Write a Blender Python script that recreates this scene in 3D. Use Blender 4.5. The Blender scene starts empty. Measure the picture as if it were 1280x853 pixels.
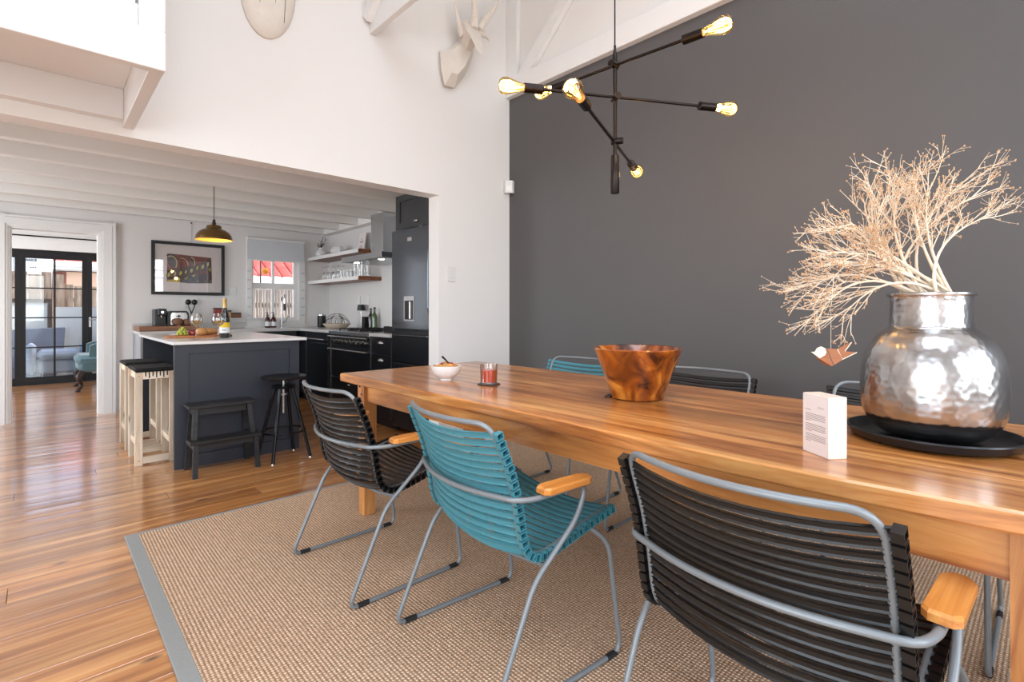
import bpy, bmesh, math, random
from mathutils import Vector, Matrix
random.seed(7)
S = bpy.context.scene
COL = S.collection
PI = math.pi

# ------------------------------------------------------------------ camera
F_PX, HOR, CAM_H = 632.0, 388.0, 1.13
YAW = math.atan(590 / 632.0)
FW = (math.sin(YAW), math.cos(YAW)); RT = (math.cos(YAW), -math.sin(YAW))
cd = bpy.data.cameras.new('camera'); cam = bpy.data.objects.new('camera', cd); COL.objects.link(cam)
cam.location = (0, 0, CAM_H); cam.rotation_euler = (PI / 2, 0, -YAW)
cd.sensor_width = 36; cd.lens = F_PX * 36 / 1280; cd.shift_y = -(426.5 - HOR) / 1280
cd.clip_start = 0.02; cd.clip_end = 200
S.camera = cam

# ------------------------------------------------------------------ view, world, sun, daylight, added fill lights
S.view_settings.view_transform = 'Standard'; S.view_settings.look = 'None'
S.view_settings.gamma = 1; S.view_settings.use_curve_mapping = False
S.view_settings.exposure = 0.15
w = bpy.data.worlds.new('sky'); S.world = w; w.use_nodes = True
nt = w.node_tree; nt.nodes.clear()
o_ = nt.nodes.new('ShaderNodeOutputWorld'); b_ = nt.nodes.new('ShaderNodeBackground'); s_ = nt.nodes.new('ShaderNodeTexSky')
s_.sky_type = 'NISHITA'; s_.sun_disc = False; s_.sun_elevation = math.radians(48); s_.sun_rotation = math.radians(120)
s_.air_density = 1.0; s_.dust_density = 2.5; s_.ozone_density = 1.0
b_.inputs[1].default_value = 0.5
nt.links.new(s_.outputs[0], b_.inputs[0]); nt.links.new(b_.outputs[0], o_.inputs[0])
sl = bpy.data.lights.new('sun', 'SUN'); sl.energy = 3.2; sl.angle = math.radians(2); sl.color = (1, .96, .9)
so = bpy.data.objects.new('sun', sl); COL.objects.link(so)
so.rotation_euler = Vector((-0.75, 0.45, -0.85)).to_track_quat('-Z', 'Y').to_euler()

def area(name, loc, d, sx, sy, e, col=(1, 1, 1)):
    l = bpy.data.lights.new(name, 'AREA'); l.shape = 'RECTANGLE'; l.size = sx; l.size_y = sy; l.energy = e; l.color = col
    o = bpy.data.objects.new(name, l); COL.objects.link(o); o.location = loc
    o.rotation_euler = Vector(d).to_track_quat('-Z', 'Z').to_euler()
    return o
DAY = (0.87, 0.945, 1.0)
area('daylight_rear_window', (1.9, -3.42, 2.0), (0, 1, 0), 1.4, 2.5, 62, DAY)
area('daylight_rear_window_b', (-0.6, -3.42, 2.0), (0, 1, 0), 1.4, 2.5, 56, DAY)
area('daylight_side_door', (-2.52, -0.2, 1.5), (1, 0, 0), 2.2, 2.4, 78, DAY)
area('added_ceiling_fill', (0.3, -0.5, 4.19), (0, 0, -1), 2.2, 2.4, 75, DAY)  # unseen overhead light, added to brighten floor and table
area('daylight_kitchen_side', (-2.52, 5.2, 1.35), (1, 0, 0), 1.7, 1.3, 75, DAY)
area('added_lounge_fill', (-2.52, 8.9, 1.35), (1, 0, 0), 1.7, 1.6, 90, DAY)  # unseen side light, added to brighten the lounge and its floor

# ------------------------------------------------------------------ pixel -> place helpers
def ray(px, py):
    k = (px - 640) / F_PX
    return Vector((FW[0] + k * RT[0], FW[1] + k * RT[1], (HOR - py) / F_PX))
CV = Vector((0, 0, CAM_H))
def atz(px, py, z): r = ray(px, py); return CV + r * ((z - CAM_H) / r.z)
def aty(px, py, y): r = ray(px, py); return CV + r * (y / r.y)
def atx(px, py, x): r = ray(px, py); return CV + r * (x / r.x)
def cs(base, r, d):   # offset along the photo's right / depth directions on the floor plane
    return Vector((base[0] + r * RT[0] + d * FW[0], base[1] + r * RT[1] + d * FW[1]))

# ------------------------------------------------------------------ materials
def lin(v): v /= 255.0; return v / 12.92 if v <= .04045 else ((v + .055) / 1.055) ** 2.4
def C(r, g, b): return (lin(r), lin(g), lin(b), 1)
def new_mat(name):
    m = bpy.data.materials.new(name); m.use_nodes = True
    n = m.node_tree.nodes; l = m.node_tree.links
    return m, n, l, n['Principled BSDF']
def setp(p, **k):
    for a, v in k.items():
        a = a.replace('_', ' ')
        if a in p.inputs: p.inputs[a].default_value = v
def coords(n, l, rnd=True, scale=(1, 1, 1)):
    tc = n.new('ShaderNodeTexCoord'); mp = n.new('ShaderNodeMapping'); mp.inputs['Scale'].default_value = scale
    if rnd:
        oi = n.new('ShaderNodeObjectInfo'); mu = n.new('ShaderNodeVectorMath'); mu.operation = 'MULTIPLY_ADD'
        cx = n.new('ShaderNodeCombineXYZ')
        for i in range(3): l.new(oi.outputs['Random'], cx.inputs[i])
        l.new(cx.outputs[0], mu.inputs[0]); mu.inputs[1].default_value = (37, 53, 71); l.new(tc.outputs['Object'], mu.inputs[2])
        l.new(mu.outputs[0], mp.inputs[0])
    else: l.new(tc.outputs['Object'], mp.inputs[0])
    return mp.outputs[0]
def plain(name, col, rough=.5, metal=0., var=.06, vs=6., bump=0., bs=60., coat=0., spec=.5, **kw):
    m, n, l, p = new_mat(name)
    setp(p, Roughness=rough, Metallic=metal, Coat_Weight=coat, Coat_Roughness=.08, Specular_IOR_Level=spec, **kw)
    co = coords(n, l, False)
    nz = n.new('ShaderNodeTexNoise'); nz.inputs['Scale'].default_value = vs; nz.inputs['Detail'].default_value = 4; l.new(co, nz.inputs['Vector'])
    mx = n.new('ShaderNodeMix'); mx.data_type = 'RGBA'
    mx.inputs[6].default_value = tuple(max(0, c * (1 - var)) for c in col[:3]) + (1,); mx.inputs[7].default_value = tuple(min(1, c * (1 + var)) for c in col[:3]) + (1,)
    l.new(nz.outputs[0], mx.inputs[0]); l.new(mx.outputs[2], p.inputs['Base Color'])
    if bump:
        nb = n.new('ShaderNodeTexNoise'); nb.inputs['Scale'].default_value = bs; nb.inputs['Detail'].default_value = 5; l.new(co, nb.inputs['Vector'])
        bp = n.new('ShaderNodeBump'); bp.inputs['Strength'].default_value = bump; bp.inputs['Distance'].default_value = .004
        l.new(nb.outputs[0], bp.inputs['Height']); l.new(bp.outputs[0], p.inputs['Normal'])
    return m
def wood(name, c0, c1, c2, axis=0, rough=.4, coat=.0, gs=26., stretch=.05, knots=None, rv=.25, bump=.15, crough=.12, cior=1.5, blot=1.0):
    m, n, l, p = new_mat(name); setp(p, Roughness=rough, Coat_Weight=coat, Coat_Roughness=crough, Coat_IOR=cior)
    sc = [1, 1, 1]; sc[axis] = stretch
    co = coords(n, l, True, sc)
    nz = n.new('ShaderNodeTexNoise'); nz.inputs['Scale'].default_value = gs; nz.inputs['Detail'].default_value = 7; nz.inputs['Roughness'].default_value = .62; nz.inputs['Distortion'].default_value = .6
    l.new(co, nz.inputs['Vector'])
    rp = n.new('ShaderNodeValToRGB'); e = rp.color_ramp.elements
    e[0].position = .34; e[0].color = c0; e[1].position = .67; e[1].color = c2
    x = e.new(.5); x.color = c1
    l.new(nz.outputs[0], rp.inputs[0])
    col = rp.outputs[0]
    sc2 = [1, 1, 1]; sc2[axis] = .22
    co2 = coords(n, l, True, sc2)
    n2 = n.new('ShaderNodeTexNoise'); n2.inputs['Scale'].default_value = 5.5; n2.inputs['Detail'].default_value = 3; l.new(co2, n2.inputs['Vector'])
    r2 = n.new('ShaderNodeValToRGB'); r2.color_ramp.elements[0].position = .3; r2.color_ramp.elements[0].color = tuple(1-(1-q)*blot for q in (.62, .56, .5)) + (1,); r2.color_ramp.elements[1].position = .66; r2.color_ramp.elements[1].color = (1.12, 1.1, 1.08, 1)
    l.new(n2.outputs[0], r2.inputs[0])
    m2 = n.new('ShaderNodeMix'); m2.data_type = 'RGBA'; m2.blend_type = 'MULTIPLY'; m2.inputs[0].default_value = .8
    l.new(col, m2.inputs[6]); l.new(r2.outputs[0], m2.inputs[7]); col = m2.outputs[2]
    if knots:
        sk = [1, 1, 1]; sk[axis] = .38
        vo = n.new('ShaderNodeTexVoronoi'); vo.inputs['Scale'].default_value = knots; l.new(coords(n, l, True, sk), vo.inputs['Vector'])
        rk = n.new('ShaderNodeValToRGB'); rk.color_ramp.elements[0].position = .035; rk.color_ramp.elements[0].color = (.12, .07, .04, 1); rk.color_ramp.elements[1].position = .10; rk.color_ramp.elements[1].color = (1, 1, 1, 1)
        l.new(vo.outputs['Distance'], rk.inputs[0])
        m3 = n.new('ShaderNodeMix'); m3.data_type = 'RGBA'; m3.blend_type = 'MULTIPLY'; m3.inputs[0].default_value = 1
        l.new(col, m3.inputs[6]); l.new(rk.outputs[0], m3.inputs[7]); col = m3.outputs[2]
    if rv:
        oi = n.new('ShaderNodeObjectInfo'); mr = n.new('ShaderNodeMapRange'); mr.inputs[3].default_value = 1 - rv; mr.inputs[4].default_value = 1 + rv * .6
        l.new(oi.outputs['Random'], mr.inputs[0])
        hs = n.new('ShaderNodeHueSaturation'); l.new(mr.outputs[0], hs.inputs['Value']); l.new(col, hs.inputs['Color']); col = hs.outputs[0]
    l.new(col, p.inputs['Base Color'])
    if bump:
        bp = n.new('ShaderNodeBump'); bp.inputs['Strength'].default_value = bump; bp.inputs['Distance'].default_value = .002
        l.new(nz.outputs[0], bp.inputs['Height']); l.new(bp.outputs[0], p.inputs['Normal'])
    return m
def clear(name, tint=(1, 1, 1, 1), refl=.09, rough=.0):
    m = bpy.data.materials.new(name); m.use_nodes = True; n = m.node_tree.nodes; l = m.node_tree.links; n.clear()
    o = n.new('ShaderNodeOutputMaterial'); t = n.new('ShaderNodeBsdfTransparent'); g = n.new('ShaderNodeBsdfGlossy'); mx = n.new('ShaderNodeMixShader')
    t.inputs[0].default_value = tint; g.inputs['Roughness'].default_value = rough
    lw = n.new('ShaderNodeLayerWeight'); lw.inputs[0].default_value = .35
    mr = n.new('ShaderNodeMapRange'); mr.inputs[3].default_value = refl; mr.inputs[4].default_value = min(1, refl + .55)
    l.new(lw.outputs['Fresnel'], mr.inputs[0]); l.new(mr.outputs[0], mx.inputs[0])
    l.new(t.outputs[0], mx.inputs[1]); l.new(g.outputs[0], mx.inputs[2]); l.new(mx.outputs[0], o.inputs[0])
    return m
def glow(name, col, st):
    m, n, l, p = new_mat(name); setp(p, Base_Color=col, Emission_Color=col, Emission_Strength=st); return m

M = {}
M['white'] = plain('white_plaster', C(230, 228, 226), .75, var=.025, vs=1.5, bump=.06, bs=30)
M['kitchen_wall'] = plain('kitchen_wall_paint', C(226, 223, 222), .7, var=.02, vs=2)
M['trim'] = plain('white_gloss_paint', C(232, 231, 230), .35, var=.02)
M['beam'] = plain('painted_beam', C(235, 233, 230), .45, var=.03, vs=3)
M['dark_wall'] = plain('charcoal_wall_paint', C(88, 86, 87), .55, var=.04, vs=2.2, bump=.08, bs=24, spec=.35)
M['floor'] = wood('varnished_pine', C(158, 94, 42), C(206, 138, 72), C(232, 176, 112), 0, .32, 1.0, 22, .045, 6.0, .16, .10, .13, 2.15)
M['subfloor'] = plain('gap_shadow_wood', C(52, 30, 16), .8)
M['table'] = wood('oiled_table_wood', C(146, 84, 36), C(206, 138, 74), C(236, 180, 112), 1, .30, .5, 20, .075, 2.2, .14, .25, .14, 1.5, 1.6)
M['table_leg'] = wood('table_leg_wood', C(160, 96, 46), C(204, 142, 82), C(226, 170, 106), 2, .42, .1, 17, .1, None, .06)
M['apron'] = wood('table_apron_wood', C(150, 86, 38), C(202, 134, 70), C(228, 166, 96), 1, .4, .15, 14, .09, None, .06)
M['apron_x'] = wood('table_apron_wood_cross', C(150, 86, 38), C(202, 134, 70), C(228, 166, 96), 0, .4, .15, 14, .09, None, .06)
M['arm'] = wood('armrest_bamboo', C(182, 108, 46), C(214, 142, 68), C(228, 162, 88), 0, .35, .2, 30, .06, None, .04)
M['tube'] = plain('grey_powder_coat', C(130, 136, 140), .38, .25, var=.02)
M['teal'] = plain('teal_plastic', C(66, 134, 148), .42, var=.05, vs=30)
M['black_plastic'] = plain('black_plastic', C(12, 12, 14), .38, var=.05, vs=30)
M['rubber'] = plain('black_rubber', C(24, 24, 25), .7)
M['navy'] = plain('island_navy_paint', C(48, 52, 62), .45, var=.06, vs=4)
M['cab'] = plain('black_cabinet_paint', C(26, 28, 33), .3, var=.05)
M['grey_cab'] = plain('charcoal_cabinet_paint', C(52, 55, 58), .4, var=.05)
M['black_wood'] = wood('black_stained_wood', C(20, 20, 22), C(34, 35, 38), C(48, 49, 53), 0, .5, .0, 24, .1, None, .1)
M['black_metal'] = plain('black_metal', C(22, 22, 24), .35, .6)
M['bronze'] = plain('dark_bronze_metal', C(44, 38, 36), .32, .85, var=.08)
M['brass'] = plain('antique_brass', C(122, 98, 62), .24, .97, var=.08, vs=12)
M['brass_in'] = plain('brass_inside', C(240, 196, 100), .45, .2)
M['steel'] = plain('brushed_steel', C(190, 192, 194), .25, .95)
M['dark_steel'] = plain('black_stainless', C(104, 110, 118), .13, .92, var=.05, vs=2)
M['chrome'] = plain('chrome', C(220, 220, 220), .1, 1)
M['pine'] = wood('pale_pine', C(216, 194, 166), C(234, 218, 196), C(244, 234, 218), 2, .55, 0, 22, .08, 6., .06)
M['pine_x'] = wood('pale_pine_rail', C(216, 194, 166), C(234, 218, 196), C(244, 234, 218), 0, .55, 0, 22, .08, 6., .06)
M['pine_y'] = wood('pale_pine_side_rail', C(216, 194, 166), C(234, 218, 196), C(244, 234, 218), 1, .55, 0, 22, .08, 6., .06)
M['cord'] = plain('black_cord', C(18, 18, 19), .8, bump=.5, bs=300)
M['quartz'] = plain('white_quartz', C(232, 231, 230), .18, var=.03, vs=20)
M['counter'] = plain('grey_stone', C(200, 198, 196), .25, var=.05, vs=25)
M['slab'] = wood('walnut_slab', C(96, 58, 34), C(132, 86, 54), C(152, 104, 68), 0, .4, .1, 20, .08, None, .05)
M['shelf_wood'] = wood('floating_shelf_wood', C(96, 52, 24), C(134, 80, 42), C(158, 102, 60), 1, .45, .1, 22, .08, None, .05)
M['burl'] = None
M['ceramic'] = plain('white_glaze', C(240, 240, 240), .15, var=.01)
M['bone'] = plain('chalk_white_resin', C(224, 216, 206), .6, var=.10, vs=14, bump=.4, bs=26)
M['black_tray'] = plain('black_tray_lacquer', C(28, 28, 30), .32, .2)
M['paper'] = plain('printed_card', C(236, 226, 224), .35, var=.01)
M['paper_edge'] = plain('pale_wood_block_edge', C(232, 214, 200), .4, var=.06, vs=40)
M['ink'] = plain('faded_ink', C(150, 136, 136), .6)
M['black_ink'] = plain('dark_print', C(40, 42, 48), .6)
M['twig'] = plain('dried_twig', C(244, 224, 200), .6, var=.14, vs=30)
M['bud'] = plain('dried_bud', C(206, 164, 122), .6, var=.2, vs=30)
M['leather'] = plain('tan_leather', C(158, 98, 62), .6, var=.15, vs=60)
M['cream'] = plain('cream_felt', C(238, 228, 206), .7)
M['switch'] = plain('white_switch_plastic', C(224, 224, 222), .3, var=.01)
M['rope_w'] = plain('grey_cotton_binding', C(150, 152, 150), .85, var=.12, vs=200, bump=.3, bs=500)
M['velvet'] = plain('teal_velvet', C(72, 104, 112), .7, var=.15, vs=12, Sheen_Weight=.4)
M['dark_wood'] = plain('dark_turned_wood', C(40, 26, 22), .3)
M['sofa'] = plain('pale_blue_upholstery', C(176, 186, 196), .8, var=.08)
M['patio_black'] = plain('black_aluminium', C(20, 19, 20), .4, .3)
M['blind'] = plain('grey_roller_blind', C(206, 210, 216), .8, var=.02)
M['fence'] = wood('weathered_fence', C(112, 92, 76), C(164, 144, 124), C(200, 184, 164), 2, .85, 0, 16, .08, 5., .25)
M['lath'] = wood('bleached_fence', C(104, 97, 90), C(138, 131, 123), C(166, 160, 152), 2, .85, 0, 16, .08, None, .2)
M['tile_red'] = plain('red_roof_tile', C(196, 84, 74), .75, var=.16, vs=8)
M['peach'] = plain('peach_render', C(232, 196, 168), .85, var=.05)
M['canvas'] = plain('pale_canvas', C(222, 226, 220), .85, var=.04, vs=2)
M['cover'] = plain('blue_grey_cover', C(112, 124, 142), .8, var=.1, vs=4)
M['ground'] = plain('paving', C(150, 146, 140), .9, var=.1)
M['brick'] = plain('red_brick', C(134, 74, 58), .85, var=.2, vs=30)
M['tank'] = plain('white_tank_shell', C(226, 228, 230), .35, var=.02)
M['glass'] = clear('clear_glass', (1, 1, 1, 1), .05)
M['pane'] = clear('window_pane', (.97, .98, .98, 1), .025)
M['pic_glass'] = clear('picture_glass', (1, 1, 1, 1), .05)
M['amber'] = clear('amber_bulb_glass', (1.0, .80, .46, 1), .06)
M['filament'] = glow('glowing_filament', (1, .52, .12, 1), 22)
M['down'] = glow('hood_lamp', (1, .9, .75, 1), 12)
M['wine'] = clear('white_wine', (.94, .70, .12, 1), .06)
M['juice'] = plain('red_juice', C(206, 64, 18), .15, var=.1)
M['bottle_dark'] = plain('dark_bottle_glass', C(22, 22, 16), .06, coat=1)
M['bottle_green'] = plain('green_bottle_glass', C(72, 96, 48), .08, coat=1)
M['bottle_brown'] = plain('brown_bottle_glass', C(70, 26, 18), .1, coat=.6)
M['yellow'] = plain('yellow_print', C(240, 200, 40), .5)
M['label'] = plain('white_label', C(232, 232, 232), .5)
M['foil'] = plain('gold_foil', C(220, 180, 110), .35, .5)
M['board'] = wood('chopping_board_wood', C(150, 84, 42), C(186, 118, 66), C(206, 142, 88), 0, .45, .1, 24, .08, None, .05)
M['grape'] = plain('green_grape_skin', C(176, 182, 60), .25, var=.2, vs=40, coat=.3)
M['apple'] = plain('red_fruit_skin', C(140, 44, 46), .3, var=.2, vs=30)
M['bread'] = plain('bread_crust', C(188, 136, 82), .7, var=.4, vs=40, bump=.5, bs=90)
M['nut'] = plain('dark_seeded_roll', C(120, 84, 62), .7, var=.3, vs=60, bump=.6, bs=120)
M['wicker'] = plain('pale_wicker', C(206, 190, 172), .7, var=.15, vs=40, bump=.6, bs=80)
M['granola'] = plain('granola', C(196, 150, 96), .7, var=.3, vs=90)
M['berry'] = plain('berry_red', C(150, 40, 36), .35, var=.25, vs=60)
M['orange'] = plain('yellow_ornament', C(238, 160, 36), .5)
M['coaster'] = plain('dark_coaster', C(58, 38, 30), .5)
M['panel_grey'] = plain('mid_grey_panel', C(150, 150, 153), .5)
M['knee'] = plain('dark_interior', C(30, 30, 32), .6)

def rug_mat():
    m, n, l, p = new_mat('sisal_weave'); setp(p, Roughness=.9, Specular_IOR_Level=.2)
    tc = n.new('ShaderNodeTexCoord')
    def wv(dirn, sc, dist):
        x = n.new('ShaderNodeTexWave'); x.wave_type = 'BANDS'; x.bands_direction = dirn; x.inputs['Scale'].default_value = sc; x.inputs['Distortion'].default_value = dist; x.inputs['Detail'].default_value = 2; x.inputs['Detail Scale'].default_value = 3
        l.new(tc.outputs['Object'], x.inputs['Vector']); return x.outputs['Fac']
    a, b = wv('X', 24.7, .9), wv('Y', 26, 1.2)
    mu = n.new('ShaderNodeMath'); mu.operation = 'MULTIPLY'; l.new(a, mu.inputs[0])
    ad = n.new('ShaderNodeMath'); ad.operation = 'MULTIPLY_ADD'; ad.inputs[1].default_value = .85; ad.inputs[2].default_value = .15; l.new(b, ad.inputs[0]); l.new(ad.outputs[0], mu.inputs[1])
    rp = n.new('ShaderNodeValToRGB'); e = rp.color_ramp.elements; e[0].position = .0; e[0].color = C(168, 134, 106); e[1].position = .55; e[1].color = C(246, 218, 190)
    l.new(mu.outputs[0], rp.inputs[0])
    nz = n.new('ShaderNodeTexNoise'); nz.inputs['Scale'].default_value = 110; nz.inputs['Detail'].default_value = 3; l.new(tc.outputs['Object'], nz.inputs['Vector'])
    r2 = n.new('ShaderNodeValToRGB'); r2.color_ramp.elements[0].position = .35; r2.color_ramp.elements[0].color = (.66, .61, .56, 1); r2.color_ramp.elements[1].position = .65; r2.color_ramp.elements[1].color = (1.08, 1.06, 1.04, 1)
    l.new(nz.outputs[0], r2.inputs[0])
    mx = n.new('ShaderNodeMix'); mx.data_type = 'RGBA'; mx.blend_type = 'MULTIPLY'; mx.inputs[0].default_value = .9; l.new(rp.outputs[0], mx.inputs[6]); l.new(r2.outputs[0], mx.inputs[7])
    l.new(mx.outputs[2], p.inputs['Base Color'])
    bp = n.new('ShaderNodeBump'); bp.inputs['Strength'].default_value = .8; bp.inputs['Distance'].default_value = .004; l.new(mu.outputs[0], bp.inputs['Height']); l.new(bp.outputs[0], p.inputs['Normal'])
    return m
M['rug'] = rug_mat()
def burl_mat():
    m, n, l, p = new_mat('polished_burl'); setp(p, Roughness=.22, Coat_Weight=.6, Coat_Roughness=.08)
    co = coords(n, l, False)
    a = n.new('ShaderNodeTexNoise'); a.inputs['Scale'].default_value = 7; a.inputs['Detail'].default_value = 8; a.inputs['Distortion'].default_value = 1.6; l.new(co, a.inputs['Vector'])
    rp = n.new('ShaderNodeValToRGB'); e = rp.color_ramp.elements; e[0].position = .34; e[0].color = C(66, 24, 8); e[1].position = .7; e[1].color = C(232, 158, 60)
    x = e.new(.5); x.color = C(158, 80, 20)
    l.new(a.outputs[0], rp.inputs[0]); l.new(rp.outputs[0], p.inputs['Base Color'])
    return m
M['burl'] = burl_mat()
def hammered():
    m, n, l, p = new_mat('hammered_aluminium'); setp(p, Metallic=1, Roughness=.24)
    co = coords(n, l, False)
    a = n.new('ShaderNodeTexNoise'); a.inputs['Scale'].default_value = 9; a.inputs['Detail'].default_value = 5; l.new(co, a.inputs['Vector'])
    rp = n.new('ShaderNodeValToRGB'); e = rp.color_ramp.elements; e[0].position = .3; e[0].color = C(150, 149, 150); e[1].position = .7; e[1].color = C(222, 222, 222)
    l.new(a.outputs[0], rp.inputs[0]); l.new(rp.outputs[0], p.inputs['Base Color'])
    b = n.new('ShaderNodeTexNoise'); b.inputs['Scale'].default_value = 55; b.inputs['Detail'].default_value = 2; l.new(co, b.inputs['Vector'])
    bp = n.new('ShaderNodeBump'); bp.inputs['Strength'].default_value = .08; bp.inputs['Distance'].default_value = .004; l.new(b.outputs[0], bp.inputs['Height']); l.new(bp.outputs[0], p.inputs['Normal'])
    return m
M['hammer'] = hammered()

# ------------------------------------------------------------------ mesh helpers
class MB:
    def __init__(s): s.v = []; s.f = []
    def add(s, vs, fs):
        o = len(s.v); s.v += [tuple(v) for v in vs]; s.f += [tuple(i + o for i in f) for f in fs]; return s
    def box(s, x0, y0, z0, x1, y1, z1, bev=0):
        if x0 > x1: x0, x1 = x1, x0
        if y0 > y1: y0, y1 = y1, y0
        if z0 > z1: z0, z1 = z1, z0
        if bev <= 0:
            return s.add([(x0,y0,z0),(x1,y0,z0),(x1,y1,z0),(x0,y1,z0),(x0,y0,z1),(x1,y0,z1),(x1,y1,z1),(x0,y1,z1)],
                         [(0,3,2,1),(4,5,6,7),(0,1,5,4),(1,2,6,5),(2,3,7,6),(3,0,4,7)])
        b = min(bev, (x1-x0)*.45, (y1-y0)*.45, (z1-z0)*.45)
        vs = []; X = (x0, x1); Y = (y0, y1); Z = (z0, z1); idx = {}
        for i in (0,1):
            for j in (0,1):
                for k in (0,1):
                    sx = b if i == 0 else -b; sy = b if j == 0 else -b; sz = b if k == 0 else -b
                    for a, v in enumerate(((X[i], Y[j]+sy, Z[k]+sz), (X[i]+sx, Y[j], Z[k]+sz), (X[i]+sx, Y[j]+sy, Z[k]))):
                        idx[(i,j,k,a)] = len(vs); vs.append(v)
        q = lambda *t: tuple(idx[x] for x in t)
        fs = []
        for i in (0,1):
            f = q((i,0,0,0),(i,1,0,0),(i,1,1,0),(i,0,1,0)); fs.append(f if i else f[::-1])
            f = q((0,i,0,1),(1,i,0,1),(1,i,1,1),(0,i,1,1)); fs.append(f[::-1] if i else f)
            f = q((0,0,i,2),(1,0,i,2),(1,1,i,2),(0,1,i,2)); fs.append(f if i else f[::-1])
        for i in (0,1):
            for j in (0,1):
                fs.append(q((i,j,0,0),(i,j,1,0),(i,j,1,1),(i,j,0,1))); fs.append(q((i,0,j,0),(i,1,j,0),(i,1,j,2),(i,0,j,2))); fs.append(q((0,i,j,1),(1,i,j,1),(1,i,j,2),(0,i,j,2)))
                for k in (0,1): fs.append(q((i,j,k,0),(i,j,k,1),(i,j,k,2)))
        s.add(vs, fs); s.fix = True; return s
    def tube(s, pts, r, n=8, closed=False, cap=True):
        pts = [Vector(p) for p in pts]; m = len(pts)
        rr = r if isinstance(r, (list, tuple)) else [r] * m
        T = []
        for i in range(m):
            a = pts[i-1] if (i > 0 or closed) else pts[i]; b = pts[(i+1) % m] if (i < m-1 or closed) else pts[i]
            T.append((b - a).normalized() if (b-a).length > 1e-9 else Vector((0,0,1)))
        up = Vector((0,0,1)) if abs(T[0].z) < .9 else Vector((1,0,0))
        nrm = T[0].cross(up).normalized(); rings = []; vs = []
        for i in range(m):
            nrm = (nrm - T[i] * nrm.dot(T[i])); nrm = nrm.normalized() if nrm.length > 1e-9 else T[i].orthogonal().normalized()
            bn = T[i].cross(nrm); ring = []
            for k in range(n):
                a = 2*PI*k/n; ring.append(len(vs)); vs.append(pts[i] + nrm*(rr[i]*math.cos(a)) + bn*(rr[i]*math.sin(a)))
            rings.append(ring)
        fs = []
        for i in range(m if closed else m-1):
            A, B = rings[i], rings[(i+1) % m]
            for k in range(n): fs.append((A[k], A[(k+1)%n], B[(k+1)%n], B[k]))
        if cap and not closed: fs.append(tuple(rings[0][::-1])); fs.append(tuple(rings[-1]))
        return s.add(vs, fs)
    def lathe(s, prof, n=24, c=(0,0,0), fr=None, close=False, cap=True):
        vs = []; fs = []; m = len(prof)
        for i, (r, z) in enumerate(prof):
            for k in range(n):
                a = 2*PI*k/n; q = fr(a, i) if fr else 1
                vs.append((c[0]+r*q*math.cos(a), c[1]+r*q*math.sin(a), c[2]+z))
        for i in range(m-1):
            for k in range(n): fs.append((i*n+k, i*n+(k+1)%n, (i+1)*n+(k+1)%n, (i+1)*n+k))
        if close:
            for k in range(n): fs.append(((m-1)*n+k, (m-1)*n+(k+1)%n, (k+1)%n, k))
        elif cap:
            if prof[0][0] > 1e-6: fs.append(tuple(range(n))[::-1])
            if prof[-1][0] > 1e-6: fs.append(tuple((m-1)*n+k for k in range(n)))
        return s.add(vs, fs)
    def prism(s, poly, a, b, axis=2):      # poly of 2-D points extruded along an axis
        def p3(u, v, t): return ((t,u,v), (u,t,v), (u,v,t))[axis]
        n = len(poly); vs = [p3(u,v,a) for u,v in poly] + [p3(u,v,b) for u,v in poly]
        fs = [tuple(range(n))[::-1], tuple(range(n,2*n))] + [(i,(i+1)%n,(i+1)%n+n,i+n) for i in range(n)]
        s.fix = True
        return s.add(vs, fs)
    def ball(s, c, rx, ry=None, rz=None, n=10, m=7):
        ry = ry or rx; rz = rz or rx; vs = [(c[0],c[1],c[2]-rz)]; fs = []
        for i in range(1, m):
            t = -PI/2 + PI*i/m
            for k in range(n): a = 2*PI*k/n; vs.append((c[0]+rx*math.cos(t)*math.cos(a), c[1]+ry*math.cos(t)*math.sin(a), c[2]+rz*math.sin(t)))
        vs.append((c[0],c[1],c[2]+rz)); L = len(vs)-1
        for k in range(n): fs.append((0, 1+(k+1)%n, 1+k)); fs.append((L, L-n+k, L-n+(k+1)%n))
        for i in range(m-2):
            for k in range(n): a=1+i*n; fs.append((a+k, a+(k+1)%n, a+n+(k+1)%n, a+n+k))
        return s.add(vs, fs)
    def xf(s, mat): s.v = [tuple(mat @ Vector(v)) for v in s.v]; return s
    def move(s, x, y, z): s.v = [(a+x,b+y,c+z) for a,b,c in s.v]; return s
    def mesh(s, name, mat, smooth=False, ang=40):
        me = bpy.data.meshes.new(name); me.from_pydata(s.v, [], s.f)
        bm = bmesh.new(); bm.from_mesh(me); bmesh.ops.remove_doubles(bm, verts=bm.verts, dist=1e-6); bmesh.ops.recalc_face_normals(bm, faces=bm.faces)
        if smooth:
            ca = math.radians(ang)
            for f in bm.faces: f.smooth = True
            for e in bm.edges:
                if len(e.link_faces) == 2 and e.calc_face_angle(0) > ca: e.smooth = False
        bm.to_mesh(me); bm.free()
        me.materials.append(mat if not isinstance(mat, str) else M[mat]); return me
    def build(s, name, mat, parent=None, smooth=False, loc=None, rotz=0, label=None, ang=40):
        o = bpy.data.objects.new(name, s.mesh(name, mat, smooth, ang)); COL.objects.link(o)
        if parent is not None: o.parent = parent
        if loc is not None: o.location = loc
        if rotz: o.rotation_euler = (0,0,rotz)
        if label: o['label'] = label
        return o
def tag(o, label, cat, group=None):
    o['label'] = label; o['category'] = cat
    if group: o['group'] = group
    return o
def struct(o): o['kind'] = 'structure'; return o
def thing(name, label, cat, loc=(0,0,0), rotz=0, group=None):
    o = bpy.data.objects.new(name, None); COL.objects.link(o); o.empty_display_size = .05
    o.location = loc; o.rotation_euler = (0,0,rotz); return tag(o, label, cat, group)
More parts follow.
